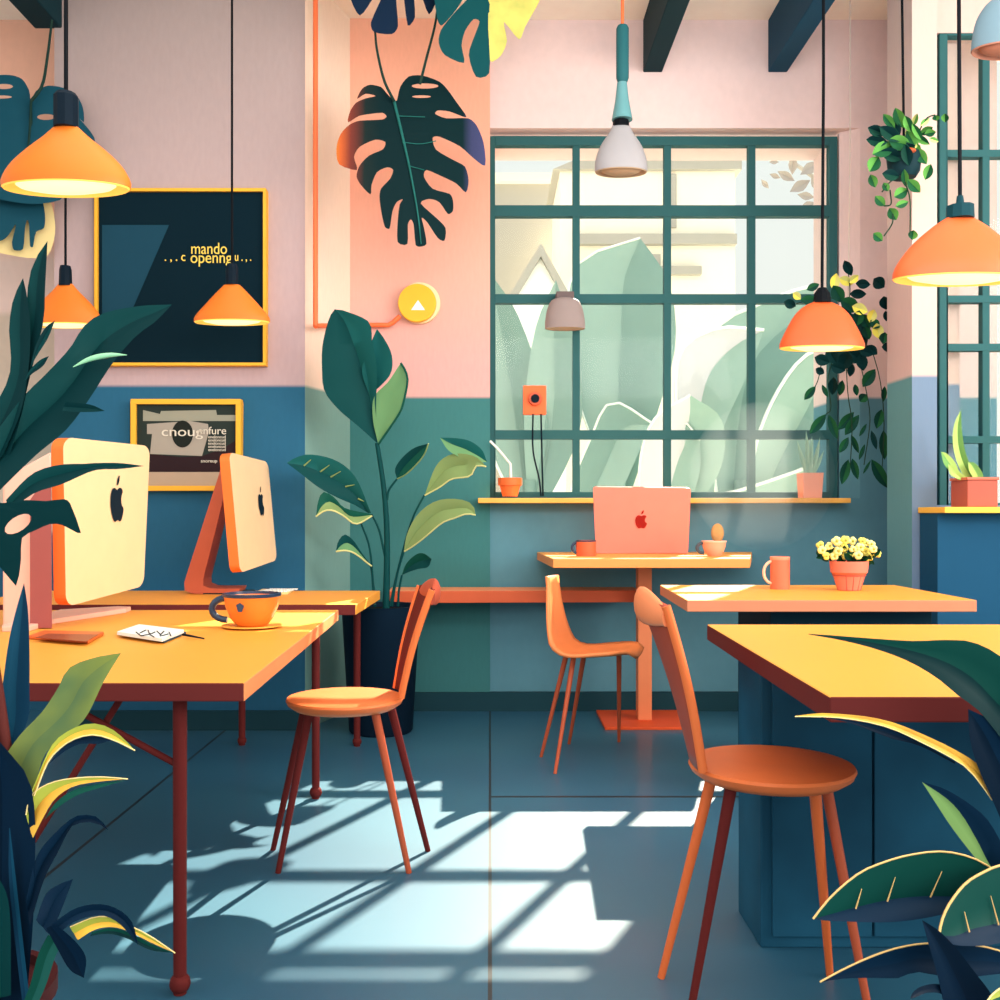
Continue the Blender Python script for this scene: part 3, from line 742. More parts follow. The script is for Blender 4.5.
# ------------------------------------------------------------------ pendant lamps
M_glow = mat('lamp_glow', (255, 240, 196), .6, .1, .01, 5, emit=.9)
M_inner = mat('lamp_inside', (255, 206, 96), .6, .1, .03, 5, emit=.55)
M_sh_l = mat('yellow_orange_shade', (232, 118, 36), .45, .3, .04)
M_sh_r = mat('burnt_orange_shade', (216, 88, 40), .45, .3, .04)
M_cap_t = mat('dark_teal_cap', (20, 66, 76), .45)
def pendant(label, cx, Y, cord_px, cw, cap, prof, shade_m, cap_m, group, cord_m=M_black, inner=M_inner, glow=M_glow, sy=.44, name='pendant_lamp', cap_n=10, glowr=.78, faces=40):
    bot = prof[-1][1]
    root = thing(name, P(cx, bot, Y), label, 'lamp', group)
    x = (cx-VX)*Y/F
    xc = (cord_px-VX)*Y/F
    z = lambda py: EYE-(py-VY)*Y/F
    if cw:
        MB().tube([(xc, Y, ZC), (xc, Y, (ZC+z(cap[0][1]))/2), (x, Y, z(cap[0][1])-.004)], cw*Y/F, 8).build('cord', cord_m, root, smooth=60)
    MB().lathe([(.0005, z(cap[0][1]))]+[(h*Y/F, z(py)) for h, py in cap], (x, Y, 0), cap_n, cap1=True).build('socket', cap_m, root, smooth=30)
    pr = [(h*Y/F, z(py)) for h, py in prof]
    q = cr([Vector(p) for p in pr], 16)
    outer = [(v[0], v[1]) for v in q]
    t = .006
    mb = MB(); mb.lathe([(.0005, outer[0][1])]+outer, (x, Y, 0), faces, sy=sy)
    sh = mb.build('shade', shade_m, root, smooth=50)
    R, zb_ = outer[-1]
    MB().lathe([(R*.995, zb_+.001), (R*.97, zb_-.004), (R*.9, zb_+.006), (R*glowr, zb_+.010), (.0005, zb_+.012)], (x, Y, 0), faces, sy=sy).build('reflector', inner, sh, smooth=60)
    MB().lathe([(.0005, zb_-.012), (R*glowr*.6, zb_-.009), (R*glowr*.92, zb_+.0), (R*glowr, zb_+.008), (.0005, zb_+.011)], (x, Y, 0), faces, sy=sy).build('bulb', glow, sh, smooth=60)
    return root
GP = 'orange pendant lamps'
pendant('large yellow-orange pendant lamp at top left, nearest on left side', 66, 3.0, 66, 2.2, [(9, 93), (12, 97), (12, 122), (12, 128)],
    [(12, 127), (24, 138), (38, 149), (53, 163), (61, 174), (65, 184), (64, 188)], M_sh_l, M_navy, GP)
pendant('small yellow-orange pendant lamp behind plant leaves at left', 65.5, 4.3, 65.5, 1.3, [(5, 266), (6, 270), (6.5, 286)],
    [(7, 284), (14, 292), (25, 303), (33, 313), (36, 321), (36, 325)], M_sh_l, M_navy, GP)
pendant('small yellow-orange pendant lamp hanging in front of the dark board', 232, 4.3, 232, 1.2, [(5, 264), (6.2, 268), (6.2, 285)],
    [(8, 285), (16, 293), (27, 305), (35, 314), (38, 319), (38, 322)], M_sh_l, M_navy, GP)
pendant('orange pendant lamp in front of the trailing plant by the large window', 822, 4.0, 823.5, 1.6, [(4, 288), (8, 294), (9, 303)],
    [(9, 302), (19, 307), (28, 316), (36, 330), (42, 343), (42.5, 348)], M_sh_r, M_black, GP)
pendant('large orange pendant lamp at right in front of the side window', 960, 3.0, 958.5, 2.0, [(3, 196), (4, 204), (13, 206), (13.5, 219)],
    [(14, 218), (30, 229), (48, 245), (60, 260), (66, 271), (67, 279)], M_sh_r, M_cap_t, GP)
# grey lamps
M_grey = mat('grey_lamp', (158, 156, 160), .45); M_grey_in = mat('tan_inside', (176, 150, 122), .6)
M_tealc = mat('teal_tube', (52, 118, 126), .45)
g = pendant('grey bell pendant lamp on teal stem and orange cord above the window', 621, 4.4, 622.5, 1.6, [(5, 119), (8, 121), (8.5, 127)],
    [(9, 126), (12, 133), (20, 145), (25, 158), (26.5, 168), (26, 172)], M_grey, M_black, 'grey pendant lamps', M_cond, M_grey_in, M_grey_in, .6)
z = lambda py: EYE-(py-VY)*4.4/F
xg = (622.5-VX)*4.4/F
MB().lathe([(.0005, z(26)), (.022, z(26)), (.028, z(29)), (.028, z(78)), (.020, z(83))], (xg, 4.4, 0), 20, cap1=True).build('stem', M_tealc, g, smooth=40)
MB().lathe([(.022, z(83)), (.030, z(100)), (.046, z(120)), (.0005, z(120.5))], (xg-.002, 4.4, 0), 20).build('cone', mat('pale_teal_cone', (96, 150, 156), .45), g, smooth=40)
pendant('light blue-grey pendant lamp cut off at the top right corner', 1008, 3.2, 1008, 1.6, [(8, -12), (9, -4)],
    [(9, -5), (22, 5), (31, 20), (35, 38), (36, 50)], mat('blue_grey_lamp', (104, 128, 140), .45), M_cap_t, 'grey pendant lamps', M_black, mat('rust_inside', (170, 112, 90), .6), mat('rust_inside', (170, 112, 90), .6), .6)
wl = thing('wall_lamp', P(565, 328, 5.13), 'small grey dome lamp fixed to the horizontal window bar above the outlet', 'lamp')
Yw = 5.10; z = lambda py: EYE-(py-VY)*Yw/F; xw = (565-VX)*Yw/F
q = cr([Vector((r*Yw/F, z(py))) for r, py in [(8, 298), (14, 301), (18, 310), (20, 322), (20, 329)]], 12)
MB().lathe([(.0005, z(298))]+[(a_[0], a_[1]) for a_ in q], (xw, Yw, 0), 32, sy=.6).build('shade', mat('taupe_shade', (150, 136, 134), .5), wl, smooth=50)
MB().lathe([(.0005, z(327)), (19.5*Yw/F, z(328.5))], (xw, Yw, 0), 32, sy=.6).build('reflector', M_grey_in, wl)
MB().box(xw-.045, xw+.045, Yw-.02, 5.2, z(301), z(292)).build('bracket', mat('taupe_bracket', (128, 112, 112), .5), wl, bevel=.004)

# ------------------------------------------------------------------ monstera hanging by the wall
M_mon = None
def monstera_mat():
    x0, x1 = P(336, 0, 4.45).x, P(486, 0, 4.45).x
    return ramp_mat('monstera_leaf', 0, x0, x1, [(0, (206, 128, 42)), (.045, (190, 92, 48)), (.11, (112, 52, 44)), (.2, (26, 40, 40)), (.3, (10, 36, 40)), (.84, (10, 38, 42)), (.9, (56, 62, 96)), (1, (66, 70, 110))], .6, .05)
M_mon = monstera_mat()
MAIN = [(393.7,100.8),(386,92.4),(381,86.9),(370,84.7),(362,88.8),(357,98.9),(365.6,93.8),(375.7,96),(365.6,98.4),(356,102.7),(350,111.6),(348,122.4),(359.6,115.7),(382.4,112.8),(386.7,116.4),(382.4,119.5),(359.6,120.7),(349.3,124.8),(340.4,134.4),(336.3,148.8),(339.2,164.4),(357,170),(354,157),(359.6,146.9),(375.2,139.7),(385.3,142),(382.9,149.3),(369.2,155.5),(359.6,165.6),(356.5,176.4),(360.8,184.8),(370.4,194.4),(371.6,184.8),(376.9,172.3),(387.2,167.3),(393.2,169.9),(390,178.8),(381.2,188.4),(379.5,196.8),(381.2,211.2),(384.8,226.8),(389.6,228.5),(392.5,211.2),(396.8,202),(402.8,199.2),(399.7,204.5),(397.8,220.8),(397.6,242),(407.4,244),(407.8,224.4),(410.8,219.3),(413.6,224.4),(415.6,244.8),(419.7,246.8),(426.5,244),(424,227.8),(421.7,217.6),(427.5,222.7),(437.7,238),(444.5,240.7),(445.5,227.8),(436,217.6),(420.7,203.3),(429.2,198.9),(439.4,202.3),(447.9,214),(453,210.8),(453,200.6),(449.6,193.8),(432.6,188.7),(424,176.8),(426.5,170),(442.8,176.8),(456.4,183.6),(465.9,192.4),(468.6,180.2),(464.9,166.6),(453,159.8),(436,149.6),(432.6,137.7),(439.4,136.7),(459.8,146.2),(473.4,158.1),(485.3,165.6),(483.6,142.8),(476.8,125.8),(468.3,118.3),(446.2,118.3),(435.3,113.9),(437.7,110.5),(449.6,111.5),(466.6,117.3),(456.4,102),(447.9,90.1),(439.4,81.6),(422.4,75.5),(408.8,76.5),(400.3,86.7),(396.9,100.3)]
def smooth_loop(l, k=3):
    """round a traced outline without moving its tips far"""
    n = len(l); out = []
    for i in range(n):
        p0, p1, p2, p3 = [Vector(l[(i+j) % n]) for j in (-1, 0, 1, 2)]
        for s in range(k):
            t = s/k
            m1 = (p2-p0)*.4; m2 = (p3-p1)*.4
            lim = (p2-p1).length*.9
            if m1.length > lim: m1 = m1.normalized()*lim
            if m2.length > lim: m2 = m2.normalized()*lim
            h = (2*t**3-3*t*t+1)*p1+(t**3-2*t*t+t)*m1+(-2*t**3+3*t*t)*p2+(t**3-t*t)*m2
            out.append((h.x, h.y))
    return out
def ell(cx, cy, a, b_, n=14): return [(cx+a*math.cos(2*math.pi*k/n), cy+b_*math.sin(2*math.pi*k/n)) for k in range(n)]
mp = thing('hanging_monstera', P(400, -20, 4.45), 'dark monstera with big split leaf hanging against the peach wall', 'plant')
def flatleaf(name, parent, loops, Y, m, tilt=(0, 0), ref=(0, 0)):
    return MB().fill(loops, lambda a, b_: P(a, b_, Y+tilt[0]*(a-ref[0])/100+tilt[1]*(b_-ref[1])/100)).build(name, m, parent)
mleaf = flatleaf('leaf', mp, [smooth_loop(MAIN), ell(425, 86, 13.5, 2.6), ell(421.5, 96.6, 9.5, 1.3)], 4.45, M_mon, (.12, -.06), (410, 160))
M_rib = mat('teal_midrib', (42, 118, 112), .5)
def on_main(a, b_, d=.006): return P(a, b_, 4.45+.12*(a-410)/100-.06*(b_-160)/100-d)
mb = MB().tube(cr([on_main(*p) for p in [(394, 101), (401, 130), (410, 170), (418, 215), (421, 244)]], 16), [.0075-.0003*i for i in range(16)], 6)
for pts in [[(402, 142), (420, 144), (436, 141)], [(409, 166), (424, 170)], [(399, 116), (425, 117)]]:
    mb.tube(cr([on_main(*p) for p in pts], 6), .0022, 5)
mb.build('midrib', M_rib, mleaf, smooth=60)
M_stemd = mat('dark_stem', (36, 66, 60), .6)
stem('stem', mp, [(394, 101, 4.44), (384, 80, 4.44), (377, 50, 4.44), (375, 30, 4.44)], (1.5, 1.1), M_stemd)
stem('stem', mp, [(420, 84, 4.43), (426, 60, 4.43), (436, 20, 4.43), (440, -20, 4.43)], (1.4, 1.1), M_stemd)
M_navyleaf = mat('navy_leaf', (18, 42, 70), .5)
plabel(flatleaf('leaf', mp, [smooth_loop([(345,-30),(351,0),(360,15.5),(372,0),(380,-14),(384,-8),(371,22),(374,32),(392,34),(398,26),(396,-6),(402,-14),(407.6,25.5),(415,17),(414,-8),(420,-8),(429,14.5),(438,-4),(442,-30)], 3)], 4.40, M_navyleaf, (.1, 0), (390, 0)), 'navy split leaf at the top')
M_tealleaf = mat('deep_teal_leaf', (16, 84, 90), .5)
plabel(flatleaf('leaf', mp, [smooth_loop([(436,-25),(437.6,20),(442,25.5),(456,10),(468,-8),(474,-8),(455,12),(441,30),(438.8,43),(444.8,55),(464,63),(461.6,45.6),(465,31),(473.6,19.2),(479.6,21.6),(473.6,38.4),(468.8,55),(476,76.8),(489.2,73.2),(489.4,30),(489.6,-25)], 3)], 4.36, M_tealleaf, (.1, 0), (460, 0)), 'teal split half leaf')
M_olive = mat('yellow_olive_leaf', (176, 180, 92), .5, rgb2=(222, 204, 104), scale=9)
plabel(flatleaf('leaf', mp, [smooth_loop([(490,-25),(490,61),(500.6,56),(507,41),(504,22),(519,39.5),(525,27),(541,-2),(546,-25)], 3)], 4.36, M_olive, (.1, 0), (460, 0)), 'yellow-olive split half leaf')
stem('stem', mp, [(400, -18, 4.42), (450, -22, 4.38), (500, -20, 4.38), (470, -34, 4.4)], (2, 2), M_stemd)

ml = thing('hanging_monstera', P(40, 29, 4.55), 'blue-teal monstera leaves hanging from beam end at top left behind the large lamp', 'plant')
M_blueleaf = mat('blue_teal_leaf', (26, 84, 104), .5)
flatleaf('leaf', ml, [smooth_loop([(31,101),(36,91),(48,85.6),(64,88),(77,96),(83,108),(84,122),(79,118),(90,131),(95,141),(86,150),(92,165),(80,178),(70,184),(60,200),(30,204),(-10,196),(-40,170),(-44,120),(-30,86),(-8,76),(10,75),(22,79),(29,90)], 3), ell(46, 117, 9, 3), ell(4, 86.5, 9, 2.6), ell(2, 97, 10, 1.6)], 4.50, M_blueleaf, (.1, -.05), (30, 140))
MB().tube(cr([P(31, 101, 4.485), P(29, 140, 4.485), P(22, 196, 4.47)], 10), .005, 6).build('midrib', M_stemd, ml, smooth=60)
stem('stem', ml, [(31, 101, 4.49), (42, 86, 4.49), (47, 60, 4.52), (52, 20, 4.53)], (1.6, 1.2), M_stemd)
M_beige = mat('beige_leaf', (226, 204, 142), .6); M_sage = mat('sage_leaf', (140, 160, 110), .6)
plabel(flatleaf('leaf', ml, [smooth_loop([(-12,194),(20,192),(48,198),(55,222),(54,240),(47,256),(28,258),(0,253),(-12,250)], 3)], 4.56, M_beige, (.1, 0), (20, 200)), 'beige leaf underside')
flatleaf('leaf', ml, [smooth_loop([(-12,192),(20,190),(40,196),(45,214),(44,228),(36,232),(33,247),(30,246),(29,224),(27,220),(25,228),(23,249),(14,250),(12,242),(16,224),(8,236),(0,241),(-12,240)], 3)], 4.53, M_blueleaf, (.1, 0), (20, 200))
stem('stem', ml, [(18, 200, 4.52), (30, 150, 4.52), (31, 101, 4.50)], (1.6, 1.2), M_stemd)

# ------------------------------------------------------------------ banana plant in navy pot
bp_ = thing('potted_banana_plant', (P(381, 0, 4.57).x, 4.57, 0), 'tall broad-leaved plant in dark navy pot between pier and window', 'plant')
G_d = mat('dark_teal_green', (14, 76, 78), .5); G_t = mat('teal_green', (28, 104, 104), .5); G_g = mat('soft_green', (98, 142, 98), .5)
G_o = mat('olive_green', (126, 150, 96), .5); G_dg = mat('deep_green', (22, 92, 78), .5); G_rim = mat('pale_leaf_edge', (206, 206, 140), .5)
zc = lambda py: EYE-(py-VY)*4.63/F
cx = P(381, 0, 4.63).x
bpot = MB().lathe([(.001, 0), (.14, 0), (.147, .01), (.181, zc(607)), (.185, zc(605)), (.17, zc(605)), (.166, zc(612)), (.001, zc(612))], (cx, 4.63, 0), 40).build('pot', mat('navy_pot', (18, 40, 60), .5), bp_, smooth=40)
MB().lathe([(.001, zc(609)), (.166, zc(610))], (cx, 4.63, 0), 24).build('soil', mat('dark_soil', (30, 34, 36), .9), bpot)
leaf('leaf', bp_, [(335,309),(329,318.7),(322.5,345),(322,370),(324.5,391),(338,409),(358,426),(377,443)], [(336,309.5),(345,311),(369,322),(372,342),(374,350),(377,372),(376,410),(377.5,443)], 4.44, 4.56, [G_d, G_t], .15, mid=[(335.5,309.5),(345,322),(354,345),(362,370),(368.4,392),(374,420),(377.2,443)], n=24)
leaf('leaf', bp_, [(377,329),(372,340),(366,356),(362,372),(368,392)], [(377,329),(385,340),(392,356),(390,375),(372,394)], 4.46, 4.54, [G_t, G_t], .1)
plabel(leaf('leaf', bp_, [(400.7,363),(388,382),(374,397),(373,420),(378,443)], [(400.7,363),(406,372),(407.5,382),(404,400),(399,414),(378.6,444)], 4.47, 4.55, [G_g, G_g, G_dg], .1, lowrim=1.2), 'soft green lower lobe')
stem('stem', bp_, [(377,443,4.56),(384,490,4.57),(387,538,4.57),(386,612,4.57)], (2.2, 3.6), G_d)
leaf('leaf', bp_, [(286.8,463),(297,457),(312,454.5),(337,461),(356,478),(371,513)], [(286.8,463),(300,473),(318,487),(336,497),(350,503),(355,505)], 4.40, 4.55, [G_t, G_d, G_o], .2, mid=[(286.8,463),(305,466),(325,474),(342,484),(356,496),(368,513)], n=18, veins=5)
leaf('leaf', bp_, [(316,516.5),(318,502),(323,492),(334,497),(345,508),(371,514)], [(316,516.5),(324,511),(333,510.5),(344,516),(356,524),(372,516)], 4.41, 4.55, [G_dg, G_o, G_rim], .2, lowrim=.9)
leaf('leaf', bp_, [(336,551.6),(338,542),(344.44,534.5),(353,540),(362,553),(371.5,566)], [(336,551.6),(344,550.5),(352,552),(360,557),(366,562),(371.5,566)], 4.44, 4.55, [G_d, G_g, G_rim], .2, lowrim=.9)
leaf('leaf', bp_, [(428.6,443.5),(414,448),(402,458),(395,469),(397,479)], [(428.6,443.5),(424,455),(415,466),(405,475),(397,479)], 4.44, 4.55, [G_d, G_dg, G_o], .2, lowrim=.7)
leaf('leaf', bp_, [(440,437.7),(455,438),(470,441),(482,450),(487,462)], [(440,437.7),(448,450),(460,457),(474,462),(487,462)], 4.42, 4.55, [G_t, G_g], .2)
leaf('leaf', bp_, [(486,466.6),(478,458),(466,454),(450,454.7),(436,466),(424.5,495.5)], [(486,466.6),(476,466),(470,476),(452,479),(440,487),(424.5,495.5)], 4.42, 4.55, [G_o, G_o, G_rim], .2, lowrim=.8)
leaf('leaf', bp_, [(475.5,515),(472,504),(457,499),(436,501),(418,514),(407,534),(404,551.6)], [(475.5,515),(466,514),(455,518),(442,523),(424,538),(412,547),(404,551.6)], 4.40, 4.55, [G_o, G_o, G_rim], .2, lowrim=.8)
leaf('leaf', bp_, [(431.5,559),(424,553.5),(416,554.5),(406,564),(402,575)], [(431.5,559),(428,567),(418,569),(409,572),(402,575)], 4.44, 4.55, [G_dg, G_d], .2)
for pts in [[(371.5,514,4.55),(379,530,4.56),(385,556,4.57)], [(361,523,4.55),(370,550,4.56),(374,600,4.57)], [(371,566,4.55),(374,590,4.73),(375,606,4.57)], [(397,479,4.55),(389,490,4.56),(387,500,4.57)], [(424.5,495,4.55),(412,520,4.55),(398,570,4.56),(390,606,4.57)], [(404,551,4.55),(397,575,4.56),(392,606,4.57)], [(402,575,4.55),(399,590,4.56),(398,606,4.57)], [(440,438,4.55),(430,470,4.56),(415,510,4.57),(400,550,4.58),(392,606,4.58)]][:7]:
    stem('stem', bp_, pts, (1.0, 1.3), G_d)

# ------------------------------------------------------------------ foreground plant, front left
pl = thing('potted_monstera', (-.86, 1.62, 0), 'big dark leafy plant with spear leaves in maroon pot at bottom left corner', 'plant')
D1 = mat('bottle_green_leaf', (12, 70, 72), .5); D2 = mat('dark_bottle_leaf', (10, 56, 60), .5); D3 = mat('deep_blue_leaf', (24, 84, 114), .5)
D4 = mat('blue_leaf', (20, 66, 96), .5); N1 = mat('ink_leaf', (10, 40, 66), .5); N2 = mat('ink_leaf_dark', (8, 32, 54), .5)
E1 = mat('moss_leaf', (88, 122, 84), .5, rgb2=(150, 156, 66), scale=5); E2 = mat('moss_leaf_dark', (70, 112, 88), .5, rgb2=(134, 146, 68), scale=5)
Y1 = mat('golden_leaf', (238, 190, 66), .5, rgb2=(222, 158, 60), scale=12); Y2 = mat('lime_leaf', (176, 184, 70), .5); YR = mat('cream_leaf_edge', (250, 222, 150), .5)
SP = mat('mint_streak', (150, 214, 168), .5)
zp = lambda py, Y: EYE-(py-VY)*Y/F
Yp = 1.62; xp = P(-40, 0, Yp).x
MB().lathe([(.001, 0), (.105, 0), (.14, zp(990, Yp)-.02), (.146, zp(990, Yp)-.02), (.146, zp(986, Yp)), (.132, zp(986, Yp)), (.13, zp(996, Yp)), (.001, zp(996, Yp))], (xp, Yp, 0), 36).build('pot', mat('maroon_pot', (88, 42, 44), .5), pl, smooth=40)
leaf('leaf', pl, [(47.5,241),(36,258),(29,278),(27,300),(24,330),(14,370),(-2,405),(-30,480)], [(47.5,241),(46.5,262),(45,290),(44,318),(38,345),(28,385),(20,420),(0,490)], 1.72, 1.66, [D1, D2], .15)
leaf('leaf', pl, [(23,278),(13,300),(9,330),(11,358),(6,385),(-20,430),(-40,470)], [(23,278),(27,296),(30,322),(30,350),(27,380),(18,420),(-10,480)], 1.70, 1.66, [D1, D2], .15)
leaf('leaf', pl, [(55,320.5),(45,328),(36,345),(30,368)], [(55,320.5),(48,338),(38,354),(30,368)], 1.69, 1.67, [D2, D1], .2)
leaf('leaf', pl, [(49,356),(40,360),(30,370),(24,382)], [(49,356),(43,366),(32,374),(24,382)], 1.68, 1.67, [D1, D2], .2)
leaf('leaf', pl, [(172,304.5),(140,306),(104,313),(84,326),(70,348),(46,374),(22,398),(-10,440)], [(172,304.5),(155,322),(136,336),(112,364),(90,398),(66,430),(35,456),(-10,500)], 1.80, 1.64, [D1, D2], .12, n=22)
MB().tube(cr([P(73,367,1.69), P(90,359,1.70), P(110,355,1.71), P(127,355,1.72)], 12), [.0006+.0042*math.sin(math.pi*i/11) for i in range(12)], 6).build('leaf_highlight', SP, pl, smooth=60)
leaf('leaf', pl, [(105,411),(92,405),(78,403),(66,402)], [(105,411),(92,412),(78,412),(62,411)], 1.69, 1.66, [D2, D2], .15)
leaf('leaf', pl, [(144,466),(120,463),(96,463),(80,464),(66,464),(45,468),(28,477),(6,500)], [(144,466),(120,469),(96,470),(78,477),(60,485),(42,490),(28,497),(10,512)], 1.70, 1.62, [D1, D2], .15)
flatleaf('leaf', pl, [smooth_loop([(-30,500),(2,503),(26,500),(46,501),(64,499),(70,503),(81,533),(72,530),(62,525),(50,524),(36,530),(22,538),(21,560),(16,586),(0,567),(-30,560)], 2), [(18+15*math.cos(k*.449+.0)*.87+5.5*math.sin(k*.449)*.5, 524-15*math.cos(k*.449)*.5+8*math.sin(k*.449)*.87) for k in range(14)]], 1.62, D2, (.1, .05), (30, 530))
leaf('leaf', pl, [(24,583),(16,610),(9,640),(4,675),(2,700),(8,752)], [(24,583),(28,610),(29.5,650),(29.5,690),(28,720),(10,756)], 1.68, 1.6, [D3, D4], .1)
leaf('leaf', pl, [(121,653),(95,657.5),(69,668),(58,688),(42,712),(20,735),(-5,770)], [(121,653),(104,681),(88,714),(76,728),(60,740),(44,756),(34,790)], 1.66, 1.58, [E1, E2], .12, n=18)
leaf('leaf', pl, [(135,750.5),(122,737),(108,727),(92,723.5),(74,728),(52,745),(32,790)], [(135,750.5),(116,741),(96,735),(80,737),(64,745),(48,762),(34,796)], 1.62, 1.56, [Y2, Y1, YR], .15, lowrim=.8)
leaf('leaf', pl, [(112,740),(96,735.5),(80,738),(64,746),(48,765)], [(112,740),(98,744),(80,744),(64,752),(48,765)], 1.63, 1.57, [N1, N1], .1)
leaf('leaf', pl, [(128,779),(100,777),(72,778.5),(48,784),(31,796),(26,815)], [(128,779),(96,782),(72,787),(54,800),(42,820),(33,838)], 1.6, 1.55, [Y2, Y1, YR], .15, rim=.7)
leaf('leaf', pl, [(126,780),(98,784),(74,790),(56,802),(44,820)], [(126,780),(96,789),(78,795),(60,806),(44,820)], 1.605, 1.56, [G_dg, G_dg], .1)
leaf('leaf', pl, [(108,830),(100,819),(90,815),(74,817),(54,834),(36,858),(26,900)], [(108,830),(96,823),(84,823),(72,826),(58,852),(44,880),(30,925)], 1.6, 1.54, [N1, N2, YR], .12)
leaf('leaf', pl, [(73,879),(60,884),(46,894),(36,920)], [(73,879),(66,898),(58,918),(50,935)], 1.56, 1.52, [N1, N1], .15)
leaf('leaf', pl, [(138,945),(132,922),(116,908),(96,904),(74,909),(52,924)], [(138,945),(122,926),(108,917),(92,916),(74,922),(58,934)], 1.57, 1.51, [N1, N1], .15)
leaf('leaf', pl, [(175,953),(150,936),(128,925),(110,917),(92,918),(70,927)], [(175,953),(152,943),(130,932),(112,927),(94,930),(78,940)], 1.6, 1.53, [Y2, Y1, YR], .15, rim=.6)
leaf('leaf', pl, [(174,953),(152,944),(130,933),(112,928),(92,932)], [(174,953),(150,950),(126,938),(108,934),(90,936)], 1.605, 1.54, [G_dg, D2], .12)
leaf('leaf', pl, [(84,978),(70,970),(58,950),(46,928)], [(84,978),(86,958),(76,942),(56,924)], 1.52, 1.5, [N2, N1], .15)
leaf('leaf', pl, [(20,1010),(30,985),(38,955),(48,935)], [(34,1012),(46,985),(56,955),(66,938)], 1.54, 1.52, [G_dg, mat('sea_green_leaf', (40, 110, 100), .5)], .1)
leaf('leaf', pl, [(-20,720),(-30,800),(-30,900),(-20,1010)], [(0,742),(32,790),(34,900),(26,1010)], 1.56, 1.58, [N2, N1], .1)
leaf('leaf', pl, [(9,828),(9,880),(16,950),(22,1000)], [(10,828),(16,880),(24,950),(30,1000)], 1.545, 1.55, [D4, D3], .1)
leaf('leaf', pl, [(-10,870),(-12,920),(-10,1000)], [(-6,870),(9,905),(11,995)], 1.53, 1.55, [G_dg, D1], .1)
MB().tube([P(-8, 640, 1.6), P(0, 700, 1.6), P(6, 760, 1.6), P(8, 990, 1.6)], [.006, .008, .012, .016], 8).build('stem', mat('maroon_stem', (110, 50, 46), .5), pl, smooth=60)
MB().tube([P(-30, 480, 1.64), P(-34, 700, 1.6), P(-30, 992, 1.62)], [.02, .024, .028], 8).build('stem', D2, pl, smooth=60)

# ------------------------------------------------------------------ foreground plant, front right
pr_ = thing('potted_rubber_plant', (.82, 1.42, 0), 'dark broad-leaved plant with pale rimmed leaves at bottom right corner', 'plant')
R_g = mat('emerald_leaf', (14, 78, 70), .5); R_d = mat('night_green_leaf', (8, 52, 56), .5); R_n = mat('midnight_leaf', (10, 44, 72), .5)
RIM = mat('tan_leaf_rim', (234, 190, 120), .5); RIMG = mat('pale_green_rim', (176, 200, 150), .5)
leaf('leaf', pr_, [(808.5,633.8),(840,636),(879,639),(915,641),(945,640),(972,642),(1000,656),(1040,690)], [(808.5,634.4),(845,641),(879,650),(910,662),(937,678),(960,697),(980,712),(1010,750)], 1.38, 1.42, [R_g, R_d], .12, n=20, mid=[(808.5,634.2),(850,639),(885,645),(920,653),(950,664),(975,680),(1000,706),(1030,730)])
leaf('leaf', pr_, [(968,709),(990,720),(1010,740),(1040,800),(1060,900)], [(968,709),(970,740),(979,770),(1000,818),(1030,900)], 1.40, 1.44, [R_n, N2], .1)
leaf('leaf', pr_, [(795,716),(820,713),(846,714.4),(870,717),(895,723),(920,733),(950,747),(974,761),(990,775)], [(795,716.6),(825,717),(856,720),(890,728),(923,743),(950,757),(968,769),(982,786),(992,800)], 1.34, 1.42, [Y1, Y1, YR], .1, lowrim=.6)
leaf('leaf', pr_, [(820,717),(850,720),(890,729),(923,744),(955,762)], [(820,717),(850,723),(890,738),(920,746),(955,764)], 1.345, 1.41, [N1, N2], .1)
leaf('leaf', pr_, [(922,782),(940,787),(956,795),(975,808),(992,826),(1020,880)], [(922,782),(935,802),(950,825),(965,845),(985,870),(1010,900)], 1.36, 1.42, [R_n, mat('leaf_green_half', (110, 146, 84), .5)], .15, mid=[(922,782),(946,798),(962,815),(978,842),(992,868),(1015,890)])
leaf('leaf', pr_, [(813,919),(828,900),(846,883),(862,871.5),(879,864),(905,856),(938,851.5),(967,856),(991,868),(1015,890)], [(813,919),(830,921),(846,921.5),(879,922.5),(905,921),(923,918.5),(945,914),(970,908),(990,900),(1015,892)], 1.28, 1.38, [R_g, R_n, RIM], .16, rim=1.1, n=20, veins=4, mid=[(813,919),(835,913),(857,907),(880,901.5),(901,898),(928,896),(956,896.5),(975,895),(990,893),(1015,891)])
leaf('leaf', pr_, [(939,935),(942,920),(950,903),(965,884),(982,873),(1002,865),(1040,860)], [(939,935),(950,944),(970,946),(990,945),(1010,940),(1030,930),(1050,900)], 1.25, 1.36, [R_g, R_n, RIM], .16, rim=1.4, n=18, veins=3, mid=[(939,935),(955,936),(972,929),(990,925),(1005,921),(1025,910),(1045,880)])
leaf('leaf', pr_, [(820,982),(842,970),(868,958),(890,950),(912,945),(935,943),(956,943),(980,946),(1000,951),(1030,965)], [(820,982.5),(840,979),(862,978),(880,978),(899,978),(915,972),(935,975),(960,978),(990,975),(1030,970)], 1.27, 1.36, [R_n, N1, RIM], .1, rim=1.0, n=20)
leaf('leaf', pr_, [(922,920),(938,930),(956,948),(973,970),(990,992),(1000,1010)], [(922,920),(928,942),(936,970),(943,1000),(946,1020),(950,1030)], 1.22, 1.3, [N2, N1], .15)
leaf('leaf', pr_, [(910,999),(914,991),(924,985.5),(938,984),(952,990)], [(910,999),(919,996),(926,993),(938,993),(950,998)], 1.23, 1.28, [N2, N2], .1)
leaf('leaf', pr_, [(985,1004),(994,993),(1010,982)], [(985,1004),(998,1004),(1012,1004)], 1.22, 1.26, [Y2, G_dg, YR], .15, rim=.9)
